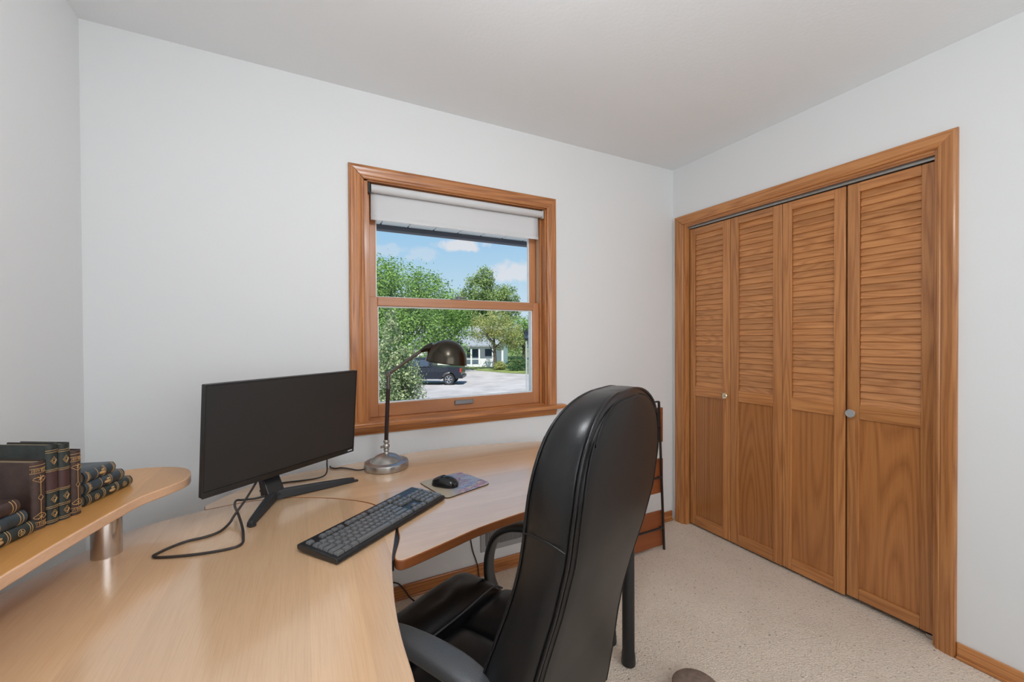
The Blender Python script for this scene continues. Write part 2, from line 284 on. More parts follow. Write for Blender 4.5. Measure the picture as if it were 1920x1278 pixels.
# ------------------------------------------------------------------ mesh helpers
INV = {}
class MB:
    def __init__(s): s.v = []; s.f = []; s.mi = []; s.cur = 0
    def add(s, vs, fs, T=None):
        o = len(s.v)
        for p in vs:
            p = Vector(p)
            s.v.append(tuple(T @ p) if T is not None else tuple(p))
        for q in fs: s.f.append([i+o for i in q]); s.mi.append(s.cur)
        return s
    def box(s, a, b, T=None):
        x0, y0, z0 = a; x1, y1, z1 = b
        vs = [(x0, y0, z0), (x1, y0, z0), (x1, y1, z0), (x0, y1, z0), (x0, y0, z1), (x1, y0, z1), (x1, y1, z1), (x0, y1, z1)]
        return s.add(vs, [(0, 3, 2, 1), (4, 5, 6, 7), (0, 1, 5, 4), (1, 2, 6, 5), (2, 3, 7, 6), (3, 0, 4, 7)], T)
    def prism(s, poly, z0, z1, T=None):
        n = len(poly)
        ar = sum(poly[i][0]*poly[(i+1) % n][1]-poly[(i+1) % n][0]*poly[i][1] for i in range(n))
        if ar < 0: poly = poly[::-1]
        vs = [(x, y, z0) for x, y in poly] + [(x, y, z1) for x, y in poly]
        return s.add(vs, [tuple(range(n))[::-1], tuple(range(n, 2*n))] + [(i, (i+1) % n, n+(i+1) % n, n+i) for i in range(n)], T)
    def rings(s, rings, T=None, cap=True, closed=True):
        n = len(rings[0]); vs = [p for r in rings for p in r]; fs = []
        for k in range(len(rings)-1):
            for i in range(n if closed else n-1):
                j = (i+1) % n; fs.append((k*n+i, k*n+j, (k+1)*n+j, (k+1)*n+i))
        if cap: fs += [tuple(range(n))[::-1], tuple(range((len(rings)-1)*n, len(rings)*n))]
        return s.add(vs, fs, T)
    def tube(s, pts, r, n=8, T=None, cap=True):
        pts = [Vector(p) for p in pts]; rr = r if isinstance(r, (list, tuple)) else [r]*len(pts)
        t0 = (pts[1]-pts[0]).normalized(); a = t0.orthogonal().normalized(); rs = []
        for k, p in enumerate(pts):
            t = (pts[min(k+1, len(pts)-1)]-pts[max(k-1, 0)]).normalized()
            a = (a - t*a.dot(t)).normalized(); b = t.cross(a)
            rs.append([p + rr[k]*(math.cos(2*math.pi*i/n)*a + math.sin(2*math.pi*i/n)*b) for i in range(n)])
        return s.rings(rs, T, cap)
    def lathe(s, prof, n=32, T=None, cap=True, sx=1, sy=1):
        return s.rings([[(sx*r*math.cos(2*math.pi*i/n), sy*r*math.sin(2*math.pi*i/n), z) for i in range(n)] for r, z in prof], T, cap)
    def build(s, name, mat, parent=None, smooth=None, bevel=0, seg=2, world=False, **props):
        me = bpy.data.meshes.new(name)
        vs = s.v
        if world and parent is not None:
            iv = INV[parent.name]; vs = [tuple(iv @ Vector(p)) for p in vs]
        me.from_pydata(vs, [], s.f)
        for m_ in (mat if isinstance(mat, list) else [mat]): me.materials.append(m_)
        if isinstance(mat, list): me.polygons.foreach_set('material_index', s.mi)
        me.update()
        if smooth is not None:
            me.polygons.foreach_set('use_smooth', [True]*len(me.polygons)); me.set_sharp_from_angle(angle=R_(smooth))
        o = bpy.data.objects.new(name, me); COL.objects.link(o)
        if parent is not None: o.parent = parent
        if bevel:
            md = o.modifiers.new('edge', 'BEVEL'); md.width = bevel; md.segments = seg; md.limit_method = 'ANGLE'; md.angle_limit = R_(35)
        for k, v in props.items(): o[k] = v
        return o
def tag(o, label=None, cat=None, group=None, kind=None):
    if label: o['label'] = label
    if cat: o['category'] = cat
    if group: o['group'] = group
    if kind: o['kind'] = kind
    return o
def thing(name, loc, label, cat, rz=0, group=None, kind=None):
    o = bpy.data.objects.new(name, None); COL.objects.link(o); o.location = loc; o.rotation_euler = (0, 0, rz); o.empty_display_size = .1
    INV[o.name] = (Matrix.Translation(loc) @ Matrix.Rotation(rz, 4, 'Z')).inverted()
    return tag(o, label, cat, group, kind)
def frame(o, x, y, z):
    m = Matrix((Vector(x), Vector(y), Vector(z))).transposed().to_4x4(); m.translation = Vector(o); return m
def spline(pts, n=6, closed=False):
    P = [Vector(p) for p in pts]; out = []; N = len(P); rng = range(N) if closed else range(N-1)
    for i in rng:
        g = (lambda k: P[k % N]) if closed else (lambda k: P[max(0, min(N-1, k))])
        a, b, c, d = g(i-1), g(i), g(i+1), g(i+2)
        for j in range(n):
            t = j/n
            out.append(.5*((2*b)+(c-a)*t+(2*a-5*b+4*c-d)*t*t+(3*b-a-3*c+d)*t**3))
    if not closed: out.append(P[-1])
    return out
def lerp_tab(tab, z):
    if z <= tab[0][0]: return tab[0][1]
    for (a, b), (c, d) in zip(tab, tab[1:]):
        if z <= c:
            t = (z-a)/(c-a); return b+(d-b)*t
    return tab[-1][1]

# ------------------------------------------------------------------ room shell
XW, YF, H, TH = -3.0211, -3.40, 2.44, .14
MB().box((XW-TH, YF-TH, -.12), (.75, TH, 0)).build('floor', M['carpet'], **{'kind': 'structure', 'label': 'beige flecked loop-pile carpet covering the room', 'category': 'floor'})
MB().box((XW-TH, YF-TH, H), (.75, TH, H+.12)).build('ceiling', M['ceiling'], kind='structure', label='plain white textured ceiling of the room', category='ceiling')
WX0, WX1, WZ0, WZ1 = -2.058, -1.034, .865, 2.035   # window rough opening
mb = MB()
mb.box((XW-TH, 0, 0), (WX0, TH, H)); mb.box((WX1, 0, 0), (.75, TH, H)); mb.box((WX0, 0, 0), (WX1, TH, WZ0)); mb.box((WX0, 0, WZ1), (WX1, TH, H))
mb.build('wall_back', M['wall'], kind='structure', label='white wall with the window in it', category='wall')
MB().box((XW-TH, YF, 0), (XW, 0, H)).build('wall_left', M['wall'], kind='structure', label='white wall behind the row of old books', category='wall')
CY0, CY1, CZ = -.084, -1.342, 2.05                # closet opening
mb = MB(); mb.box((0, CY0, 0), (.10, 0, H)); mb.box((0, YF, 0), (.10, CY1, H)); mb.box((0, CY1, CZ), (.10, CY0, H))
mb.build('wall_right', M['wall'], kind='structure', label='white wall around the louvred closet doors', category='wall')
MB().box((XW-TH, YF-TH, 0), (.75, YF, H)).build('wall_front', M['wall'], kind='structure', label='white wall behind the camera', category='wall')
mb = MB(); mb.box((.66, CY1-.3, 0), (.75, 0, H)); mb.box((.10, CY1-.4, 0), (.75, CY1-.3, H))
mb.build('wall_closet', M['wall'], kind='structure', label='inner walls of the closet behind the doors', category='wall')

def base_board(name, mb, mat, label): return mb.build(name, mat, bevel=.004, kind='structure', label=label, category='baseboard')
def bb(a, b): return MB().box(a, b)
b0 = bb((XW, -.012, 0), (-.021, 0, .066)); b0.box((XW, -.020, 0), (-.021, -.012, .013))
base_board('baseboard_back', b0, M['trim_x'], 'oak baseboard along the window wall')
b0 = bb((-.012, YF, 0), (0, -1.398, .063)); b0.box((-.021, YF, 0), (-.012, -1.398, .013))
base_board('baseboard_right', b0, M['oak_y'], 'oak baseboard right of the closet casing')
b0 = bb((XW, YF, 0), (XW+.012, -.02, .063)); base_board('baseboard_left', b0, M['oak_y'], 'oak baseboard under the desk on the left wall')

# moulded casing: cross profile (distance from the outer edge, height off the wall)
CAS = [(0, 0), (0, .012), (.003, .018), (.010, .020), (.016, .0185), (.030, .0175), (.044, .0155), (.049, .0125), (.052, .0145), (.058, .0135), (.062, .009), (.062, 0)]
def casing_run(p0, p1, inward, out, w_scale=1.0, m0=0, m1=0):
    """p0->p1 outer edge of the board; m0/m1: mitre slope along the run per unit width"""
    d = (Vector(p1)-Vector(p0)); L = d.length; d.normalize(); inn = Vector(inward); o = Vector(out)
    rs = []
    for (P, m, sgn) in ((Vector(p0), m0, 1), (Vector(p1), m1, -1)):
        rs.append([P + inn*u*w_scale + o*h + d*sgn*m*u*w_scale for u, h in CAS])
    return MB().rings(rs)

# ------------------------------------------------------------------ window
win = tag(thing('window_1', (-1.545, 0, WZ0), 'double-hung window with oak casing looking out on the drive', 'window'), kind='structure')
ox0, ox1, oz1 = -2.1186, -.984, 2.0912
casing_run((ox0, 0, .888), (ox0, 0, oz1), (1, 0, 0), (0, -1, 0), 1.1, 0, 1).build('casing', M['trim_z'], win, smooth=40, world=True)
casing_run((ox1, 0, .888), (ox1, 0, oz1), (-1, 0, 0), (0, -1, 0), .95, 0, 1).build('casing', M['trim_z'], win, smooth=40, world=True)
casing_run((ox0, 0, oz1), (ox1, 0, oz1), (0, 0, -1), (0, -1, 0), 1.0, 1.1, .95).build('casing', M['trim_x'], win, smooth=40, world=True)
# stool and apron
MB().prism([(-2.165, -.046), (-2.155, -.056), (-.945, -.056), (-.935, -.046), (-.935, -.001), (-1.04, -.001), (-1.04, .05), (-2.045, .05), (-2.045, -.001), (-2.165, -.001)], .866, .888).build('stool', M['trim_x'], win, bevel=.006, seg=3, world=True)
rs = []
for x in (-2.118, -.985):
    rs.append([(x, 0, .866), (x, -.018, .866), (x, -.019, .855), (x, -.017, .845), (x, -.013, .840), (x, -.012, .833), (x, -.009, .826), (x, 0, .824)])
MB().rings(rs).build('apron', M['trim_x'], win, smooth=35, world=True)
# jamb boards
for nm, a, b in (('jamb', (WX0, 0, WZ0), (WX0+.025, TH, WZ1)), ('jamb', (WX1-.018, 0, WZ0), (WX1, TH, WZ1))):
    MB().box(a, b).build(nm, M['trim_z'], win, bevel=.001, world=True)
MB().box((WX0, 0, WZ1-.012), (WX1, TH, WZ1)).build('head_jamb', M['trim_x'], win, bevel=.001, world=True)
jx0, jx1 = WX0+.025, WX1-.018
for x0, x1 in ((jx0, jx0+.012), (jx1-.012, jx1)):
    MB().box((x0, .038, .888), (x1, .052, 2.023)).build('stop', M['trim_z'], win, bevel=.002, world=True)
    MB().box((x0, .052, 1.478), (x1, .085, 2.023)).build('jamb_liner', M['almond'], win, bevel=.001, world=True)
MB().box((jx0, .02, .888), (jx1, .14, .893)).build('sill_board', M['trim_x'], win, world=True)
def sash(x0, x1, z0, z1, y0, y1, st, br, tr, name):
    s = MB().box((x0, y0, z0), (x0+st, y1, z1)).build('sash', M['sash_z'], win, bevel=.003, world=True)
    def sub(mb, n, mat, bv=.003, **k):
        o = mb.build(n, mat, None, bevel=bv, **k)
        iv = INV[win.name]
        for v in o.data.vertices: v.co = iv @ v.co
        o.parent = s; return o
    sub(MB().box((x1-st, y0, z0), (x1, y1, z1)), 'stile', M['sash_z'])
    sub(MB().box((x0+st, y0, z0), (x1-st, y1, z0+br)), 'bottom_rail', M['sash_x'])
    sub(MB().box((x0+st, y0, z1-tr), (x1-st, y1, z1)), 'top_rail', M['sash_x'])
    ym = (y0+y1)/2
    bd = MB(); g = .006
    for a, b in (((x0+st, ym-.006, z0+br), (x0+st+g, ym+.012, z1-tr)), ((x1-st-g, ym-.006, z0+br), (x1-st, ym+.012, z1-tr)), ((x0+st+g, ym-.006, z0+br), (x1-st-g, ym+.012, z0+br+g)), ((x0+st+g, ym-.006, z1-tr-g), (x1-st-g, ym+.012, z1-tr))): bd.box(a, b)
    sub(bd, 'glazing_bead', M['vinyl'], .001)
    sub(MB().box((x0+st+.002, ym, z0+br+.002), (x1-st-.002, ym+.004, z1-tr-.002)), 'glass_pane', M['glass'], 0)
    return s, sub
lx0, lx1 = jx0+.004, jx1-.004
s_low, sub = sash(lx0+.006, lx1-.006, .893, 1.484, .054, .090, .040, .064, .044, 'lower')
sub(MB().box((-1.592, .042, .922), (-1.486, .054, .946)), 'lift_handle', M['lift'], .004)
lk = MB().box((-1.60, .055, 1.484), (-1.515, .085, 1.490)); lk.lathe([(.014, 1.490), (.014, 1.497), (.008, 1.500)], 14, Matrix.Translation((-1.56, .068, 0))); lk.box((-1.575, .060, 1.497), (-1.515, .075, 1.502))
sub(lk, 'sash_lock', M['lift'], .001)
sash(lx0+.004, lx1-.004, 1.445, 2.02, .092, .124, .040, .040, .05, 'upper')
# exterior vinyl frame
for a, b in (((jx0, .126, WZ0), (jx0+.022, .165, WZ1-.012)), ((jx1-.022, .126, WZ0), (jx1, .165, WZ1-.012)), ((jx0+.022, .126, WZ1-.04), (jx1-.022, .165, WZ1-.012)), ((jx0+.022, .126, WZ0), (jx1-.022, .20, .925))):
    MB().box(a, b).build('exterior_frame', M['vinyl'], win, bevel=.003, world=True)

# added window-like frame and pane dressing the fill light behind the camera
w2 = tag(thing('fill_light_frame', (-1.45, YF, .80), 'added window-like frame around the fill light behind the camera', 'window'), kind='structure')
for a, b in (((-2.47, YF, .74), (-2.40, YF+.02, 2.16)), ((-.50, YF, .74), (-.43, YF+.02, 2.16)), ((-2.40, YF, 2.10), (-.50, YF+.02, 2.16)), ((-2.40, YF, .74), (-.50, YF+.03, .80))):
    MB().box(a, b).build('casing', M['trim_z'] if b[2]-a[2] > .5 else M['trim_x'], w2, bevel=.004, world=True)
MB().box((-2.40, YF, .80), (-.50, YF+.006, 2.10)).build('glass_pane', M['glass'], w2, world=True)
# roller blind
bl = thing('roller_blind', (-1.545, .02, 1.84), 'white roller blind part way down at the window head', 'blind')
T = frame((jx0+.016, .012, 1.996), (0, 1, 0), (0, 0, 1), (1, 0, 0))
Lb = (jx1-.016)-(jx0+.016)
MB().lathe([(.018, 0), (.0195, .002), (.0195, Lb-.002), (.018, Lb)], 24, T).build('roller', M['blind'], bl, smooth=40, world=True)
rs = []
xa, xb = jx0+.018, jx1-.030
nX = 26
def fab_y(x, z): return .0315 + .0022*math.sin(x*23+z*9)*max(0, (1.985-z))/.13 + .0018*math.sin(x*9.3+4*z)
grid = []; zs = [1.992, 1.97, 1.95, 1.93, 1.91, 1.89, 1.872, 1.868, 1.862, 1.856, 1.852]
mb = MB(); vs = []; fs = []
for k, z in enumerate(zs):
    for i in range(nX+1):
        x = xa+(xb-xa)*i/nX
        vs.append((x, fab_y(x, z)-(.004 if k >= 7 else 0), z))
for k in range(len(zs)-1):
    for i in range(nX):
        a = k*(nX+1)+i; fs.append((a, a+nX+1, a+nX+2, a+1))
fb = mb.add(vs, fs).build('fabric', M['blind'], bl, smooth=50, world=True)
sd = fb.modifiers.new('thickness', 'SOLIDIFY'); sd.thickness = .0012
for x0, x1, nm in ((jx0, jx0+.014, 'bracket'), (jx1-.014, jx1, 'bracket')):
    b_ = MB().box((x0, .004, 1.972), (x1 if x0 == jx0 else x1, .032, 2.022))
    b_.build(nm, M['black_metal'] if x0 == jx0 else M['steel'], bl, bevel=.004, world=True)

# ------------------------------------------------------------------ closet casing and bifold doors
tr = tag(thing('trim_1', (0, -.71, 0), 'oak casing around the closet opening', 'trim'), kind='structure')
cy_o0, cy_o1, cz_o = -.0262, -1.3965, 2.1006
casing_run((0, cy_o0, 0), (0, cy_o0, cz_o), (0, -1, 0), (-1, 0, 0), 1.06, 0, 1).build('casing', M['oak_z'], tr, smooth=40, world=True)
casing_run((0, cy_o1, 0), (0, cy_o1, cz_o), (0, 1, 0), (-1, 0, 0), .98, 0, 1).build('casing', M['oak_z'], tr, smooth=40, world=True)
casing_run((0, cy_o0, cz_o), (0, cy_o1, cz_o), (0, 0, -1), (-1, 0, 0), .95, 1.06, .98).build('casing', M['oak_y'], tr, smooth=40, world=True)
MB().box((0, -.106, 0), (.10, CY0, CZ)).build('jamb', M['oak_z'], tr, bevel=.001, world=True)
MB().box((0, CY1, 0), (.10, -1.326, CZ)).build('jamb', M['oak_z'], tr, bevel=.001, world=True)
MB().box((0, -1.326, 2.030), (.10, -.106, CZ)).build('head_jamb', M['oak_y'], tr, bevel=.001, world=True)
MB().box((.003, -1.326, 2.022), (.014, -.106, 2.030)).build('stop', M['oak_y'], tr, bevel=.001, world=True)
MB().box((.024, -1.324, 2.009), (.054, -.108, 2.0295)).build('door_track', M['track'], tr, bevel=.001, world=True)
MB().box((.034, -1.322, 0.0), (.054, -1.295, .018)).build('floor_pivot', M['steel'], tr, bevel=.001, world=True)

DX = .030
LEAVES = [(-.116, -.4065, -.153, -.357, 'first louvred oak closet door leaf from the room corner, with a brass knob'),
          (-.4085, -.7125, -.459, -.663, 'second louvred oak closet door leaf from the room corner, without a knob'),
          (-.7145, -1.0055, -.761, -.957, 'third louvred oak closet door leaf from the room corner, without a knob'),
          (-1.0135, -1.318, -1.061, -1.277, 'fourth louvred oak closet door leaf, beside the bare right wall, with a grey knob')]
Z_TOP, Z_SL1, Z_SL0, Z_P1, Z_P0 = 2.004, 1.960, .952, .886, .080
slat_mesh = {}
NS = 30
for di, (ya, yb, sa, sb, lab) in enumerate(LEAVES):
    zb = (.014, .014, .016, .026)[di]
    d = tag(thing('door_%d' % (di+1), (DX, (ya+yb)/2, zb), lab, 'closet door'), kind='structure')
    def part(mb, n, mat, bv=.0025): return mb.build(n, mat, d, bevel=bv, world=True)
    part(MB().box((DX, sa, zb), (DX+.028, ya, Z_TOP)), 'stile', M['oak_z'])
    part(MB().box((DX, yb, zb), (DX+.028, sb, Z_TOP)), 'stile', M['oak_z'])
    part(MB().box((DX, sb, Z_SL1), (DX+.028, sa, Z_TOP)), 'rail', M['oak_y'])
    part(MB().box((DX, sb, Z_P1), (DX+.028, sa, Z_SL0)), 'rail', M['oak_y'])
    part(MB().box((DX, sb, zb), (DX+.028, sa, Z_P0)), 'rail', M['oak_y'])
    part(MB().box((DX+.010, sb, Z_P0), (DX+.020, sa, Z_P1)), 'panel', M['oak_panel'], 0)
    pitch = (Z_SL1-Z_SL0)/NS
    w = sa-sb
    sm = MB(); a = R_(13); T = Matrix.Rotation(a, 4, 'Y')
    sm.box((-.0030, -w/2+.0005, -.0192), (.0030, w/2-.0005, .0192), T)
    first = None
    for k in range(NS):
        zc = Z_SL0+pitch*(k+.5)
        if first is None:
            o = sm.build('slat', M['oak_slat'], d, bevel=.0025, seg=2); first = o
        else:
            o = first.copy(); COL.objects.link(o)
        o.location = (.0135, (sa+sb)/2-(ya+yb)/2, zc-zb)
    if di in (0, 3):
        ky, kz = ((-.387, .915), (-1.037, .912))[di // 3]
        T = frame((DX, ky, kz), (0, 1, 0), (0, 0, 1), (-1, 0, 0))
        MB().lathe([(.010, 0), (.008, .006), (.007, .014), (.013, .020), (.0185, .024), (.0195, .029), (.017, .032), (.014, .0315), (.009, .030), (.004, .032), (.001, .0325)], 28, T).build('knob', M['brass'] if di == 0 else M['grey_metal'], d, smooth=40, world=True)

# ------------------------------------------------------------------ desk
DZ = .74; DT = .026
def v2(l): return [tuple(p[:2]) for p in l]
def sp2(pts, n=5): return [(p.x, p.y) for p in spline([(x, y, 0) for x, y in pts], n)]
seam = sp2([(-2.592, -.439), (-2.52, -.428), (-2.454, -.426), (-2.38, -.442), (-2.303, -.475), (-2.199, -.545), (-2.119, -.627), (-2.085, -.715), (-2.074, -.80)], 6)
seamB = [(x+.0012, y+.0022) for x, y in seam]
desk = thing('corner_desk', (-2.3, -.8, 0), 'curved beech corner desk with black tube legs filling the room corner', 'desk')
polyA = seam + sp2([(-2.078, -.845), (-2.100, -.93), (-2.120, -1.012), (-2.143, -1.161), (-2.153, -1.275), (-2.155, -1.389), (-2.165, -1.50), (-2.215, -1.62), (-2.32, -1.70), (-2.45, -1.72)], 5) \
    + [(-2.93, -1.72), (-2.99, -1.70), (-3.01, -1.64), (-3.01, -.98)] + sp2([(-2.985, -.91), (-2.945, -.845), (-2.89, -.755), (-2.844, -.665), (-2.807, -.596), (-2.771, -.532), (-2.735, -.497), (-2.693, -.474), (-2.64, -.454)], 4)
polyB = seamB[::-1] + sp2([(-2.599, -.40), (-2.56, -.34), (-2.49, -.258), (-2.395, -.195), (-2.252, -.163), (-2.081, -.140), (-1.862, -.103), (-1.653, -.104), (-1.437, -.140), (-1.248, -.193), (-1.14, -.26), (-1.075, -.37), (-1.05, -.50), (-1.06, -.64), (-1.10, -.76), (-1.16, -.845), (-1.25, -.885), (-1.40, -.895), (-1.56, -.905), (-1.719, -.924), (-1.863, -.952), (-1.953, -.981), (-2.033, -1.007), (-2.085, -1.022), (-2.104, -1.021), (-2.112, -1.008), (-2.108, -.985), (-2.083, -.913), (-2.075, -.86), (-2.0705, -.815)], 4)
def slab(poly, z0, z1, name, top_mat, edge_mat, parent):
    mb = MB(); mb.prism(poly, z0, z1)
    n = len(poly); mb.mi = [0, 0]+[1]*n
    return mb.build(name, [top_mat, edge_mat], parent, bevel=.0035, seg=3, smooth=30, world=True)
slab(polyA, DZ-DT, DZ, 'desktop', M['beech_y'], M['beech_edge'], desk)
slab(polyB, DZ-DT, DZ, 'desktop', M['beech_x'], M['cherry'], desk)
for lx, ly in ((-1.184, -.82), (-1.174, -.70), (-2.72, -.82), (-2.85, -1.55), (-2.34, -1.55), (-2.36, -.33)):
    T = Matrix.Translation((lx, ly, 0))
    MB().lathe([(.022, 0), (.0265, .002), (.0275, .010), (.0255, .045), (.0235, .055), (.0235, DZ-DT)], 24, T).build('leg', M['black_metal'], desk, smooth=30, world=True)
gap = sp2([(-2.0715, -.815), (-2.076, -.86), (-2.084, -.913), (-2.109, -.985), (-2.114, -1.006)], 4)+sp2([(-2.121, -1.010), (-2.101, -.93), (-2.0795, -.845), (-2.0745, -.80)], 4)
MB().prism(gap, DZ-DT-.004, DZ-.004).build('gap_shade_strip', M['black'], desk, world=True)  # black filler that paints the darkness of the open gap between the tops
# riser shelf above the desk
rz = .875
riser = thing('desk_riser', (-2.8, -.85, DZ), 'raised beech shelf on a steel post carrying the old books', 'shelf')
polyS = sp2([(-2.764, -1.32), (-2.776, -1.20), (-2.778, -1.10), (-2.774, -1.007), (-2.763, -.952), (-2.750, -.890), (-2.731, -.813), (-2.712, -.740), (-2.684, -.652), (-2.641, -.589), (-2.616, -.542), (-2.613, -.499), (-2.628, -.440), (-2.66, -.395), (-2.709, -.366), (-2.764, -.350), (-2.804, -.352), (-2.87, -.385), (-2.93, -.46), (-2.975, -.58), (-3.0, -.75)], 5) + [(-3.0, -1.32)]
slab(polyS, rz-.025, rz, 'shelf_board', M['shelf'], M['beech_edge'], riser)
for px_, py_ in ((-2.752, -.655), (-2.86, -1.22)):
    MB().lathe([(.029, DZ), (.0295, DZ+.002), (.0295, rz-.025)], 40, Matrix.Translation((px_, py_, 0)) @ Matrix.Rotation(R_(30), 4, 'Z'), sx=1.0, sy=.86).build('post', M['post'], riser, smooth=30, world=True)

# ------------------------------------------------------------------ monitor
ma, mt = .642, -.072
mR = Vector((math.cos(ma), math.sin(ma), 0)); mn = Vector((-math.sin(ma), math.cos(ma), 0))
mU = Vector((0, 0, 1))*math.cos(mt)+mn*math.sin(mt); mN = mU.cross(mR) * 1.0
if mN.dot(mn) < 0: mN = -mN
mB = Vector((-2.566, -.608, .828)); mw_, mh_ = .541, .326
mc = mB + mR*mw_/2 + mn*.05
mon = thing('monitor', (mc.x, mc.y, DZ), 'black flat-screen monitor with a splayed V foot', 'monitor')
T = frame(mB, mR, mN, mU)
MB().box((0, .004, 0), (mw_, .022, mh_), T).build('housing', M['black_matte'], mon, bevel=.003, world=True)
MB().box((.10, .022, .05), (mw_-.10, .050, .25), T).build('rear_cover', M['black_matte'], mon, bevel=.012, world=True)
MB().box((.0045, .0015, .019), (mw_-.0045, .0042, mh_-.005), T).build('screen', M['screen'], mon, world=True)
bz = MB(); bz.box((0, 0, 0), (mw_, .005, .0175), T)
bz.build('bezel', M['black_gloss'], mon, bevel=.001, world=True)
bz = MB(); bz.box((0, 0.0005, .0175), (.0042, .005, mh_), T); bz.box((mw_-.0042, 0.0005, .0175), (mw_, .005, mh_), T); bz.box((.0042, 0.0005, mh_-.0045), (mw_-.0042, .005, mh_), T)
bz.build('bezel', M['black'], mon, world=True)
lg = MB()
for k in range(7):
    x = mw_-.030+k*.0030
    lg.box((x, -.0006, .0075), (x+.0022, .0001, .0108), T)
lg.build('logo', M['vinyl'], mon, world=True)
# neck and V stand
nk = mB+mR*mw_/2
foot1, foot2, apex = Vector((-2.450, -.644, DZ)), Vector((-2.143, -.389, DZ)), Vector((-2.402, -.452, DZ))
nT = frame((apex.x, apex.y, DZ), mR, mn, (0, 0, 1))
rs = []
for z, yo, hw, hd in ((.018, .0, .030, .022), (.045, .010, .029, .019), (.070, .022, .029, .016), (.10, .040, .030, .014), (.16, .048, .032, .012)):
    rs.append([(-hw, yo-hd, z), (hw, yo-hd, z), (hw, yo+hd, z), (-hw, yo+hd, z)])
MB().rings(rs, nT).build('neck', M['black'], mon, bevel=.004, world=True)
for ft in (foot1, foot2):
    d_ = (ft-apex); L_ = d_.length; d_.normalize(); s_ = Vector((-d_.y, d_.x, 0)); rs = []
    for t, hw, h0, h1 in ((-.06, .017, .004, .034), (.15, .0145, .004, .032), (.55, .0125, .002, .026), (.92, .0105, 0, .019), (1.0, .0095, 0.0, .016)):
        c = apex+d_*L_*t
        rs.append([c-s_*hw+Vector((0, 0, h0)), c+s_*hw+Vector((0, 0, h0)), c+s_*hw*.75+Vector((0, 0, h1)), c-s_*hw*.75+Vector((0, 0, h1))])
    lg_ = MB().rings(rs).build('stand_leg', M['black_matte'], mon, bevel=.003, world=True)
    pd = MB().lathe([(.010, DZ), (.0105, DZ+.003), (.008, DZ+.0045)], 18, Matrix.Translation((ft.x+.006, ft.y+.004, 0)))
    o = pd.build('foot_pad', M['cable'], None)
    iv = INV[mon.name]
    for v in o.data.vertices: v.co = iv @ v.co
    o.parent = lg_

# ------------------------------------------------------------------ cables
def cable(name, pts, r, label, mat='cable', parent=None, n=6):
    p = spline(pts, n)
    if parent is not None: return MB().tube(p, r, 8).build(name, M[mat], parent, smooth=60, world=True)
    return tag(MB().tube(p, r, 8).build(name, M[mat], None, smooth=60), label, 'cable')
zc = DZ+.0037
cable('power_cable', [(-2.43, -.46, .855), (-2.449, -.51, .82), (-2.471, -.56, .79), (-2.492, -.592, .765), (-2.504, -.606, .747), (-2.521, -.645, zc), (-2.55, -.664, zc), (-2.589, -.67, zc), (-2.62, -.691, zc), (-2.639, -.713, zc), (-2.644, -.724, zc), (-2.628, -.739, zc), (-2.571, -.759, zc), (-2.515, -.769, zc), (-2.47, -.767, zc), (-2.456, -.75, zc), (-2.457, -.722, .7455), (-2.464, -.673, .752), (-2.482, -.60, .765), (-2.499, -.538, .772), (-2.500, -.500, .775), (-2.485, -.488, .77), (-2.452, -.488, .768), (-2.425, -.478, .768)], .0034, 'dark brown power cable looped on the desk left of the monitor foot')
cable('video_cable', [(-2.235, -.30, .86), (-2.229, -.245, .80), (-2.230, -.262, .785), (-2.231, -.285, .765), (-2.241, -.288, .748), (-2.275, -.292, zc-.0008), (-2.329, -.29, zc-.0008), (-2.375, -.285, zc-.0008), (-2.42, -.30, zc-.0008), (-2.45, -.34, zc-.0008)], .0027, 'thin black cable hanging behind the right end of the monitor')
cable('black_cable', [(-1.535, -.006, .55), (-1.535, -.006, .30), (-1.530, -.006, .234), (-1.516, -.006, .15), (-1.497, -.008, .09), (-1.489, -.016, .05), (-1.487, -.024, .008)], .003, 'black cord hanging down the wall left of the vent')
cable('black_cable', [(-1.985, -.017, .095), (-1.96, -.018, .102), (-1.936, -.018, .10), (-1.905, -.018, .083), (-1.880, -.022, .05), (-1.855, -.028, .010), (-1.84, -.06, .0045)], .0035, 'black cord curving over the baseboard behind the chair seat')

# ------------------------------------------------------------------ keyboard
ka = .641
kR = Vector((math.cos(ka), math.sin(ka), 0)); kn = Vector((math.sin(ka), -math.cos(ka), 0))
kC = Vector((-2.326, -.862, 0))+kR*.437/2+kn*.141/2
KW, KD = .437, .146
kb = thing('keyboard', (kC.x, kC.y, DZ), 'black full-size keyboard lying across the desk seam', 'keyboard', rz=ka)
def ktop(y): return .0145+(y+KD/2)/KD*.0075
rs = []
for y, z0, z1 in ((-KD/2, .004, .0085), (-KD/2+.005, .001, ktop(-KD/2+.005)), (KD/2-.028, .003, ktop(KD/2-.028)), (KD/2-.004, .006, ktop(KD/2)-.001), (KD/2, .010, ktop(KD/2)-.004)):
    rs.append([(-KW/2, y, z0), (KW/2, y, z0), (KW/2, y, z1), (-KW/2, y, z1)])
MB().rings(rs).build('case', M['kb_case'], kb, bevel=.004, seg=3)
for sx in (-1, 1):
    MB().box((sx*.17-.02, KD/2-.035, 0), (sx*.17+.02, KD/2-.02, .004)).build('foot', M['black'], kb, bevel=.001)
    MB().box((sx*.17-.02, -KD/2+.012, 0), (sx*.17+.02, -KD/2+.02, .002)).build('foot', M['black'], kb, bevel=.0005)
MB().lathe([(.0035, 0), (.0035, .0006)], 16, Matrix.Translation((.135, KD/2-.014, ktop(KD/2-.014)))).build('emblem', M['black_gloss'], kb)
u = .01865
kmesh = {}
tilt = math.atan2(.0075, KD)
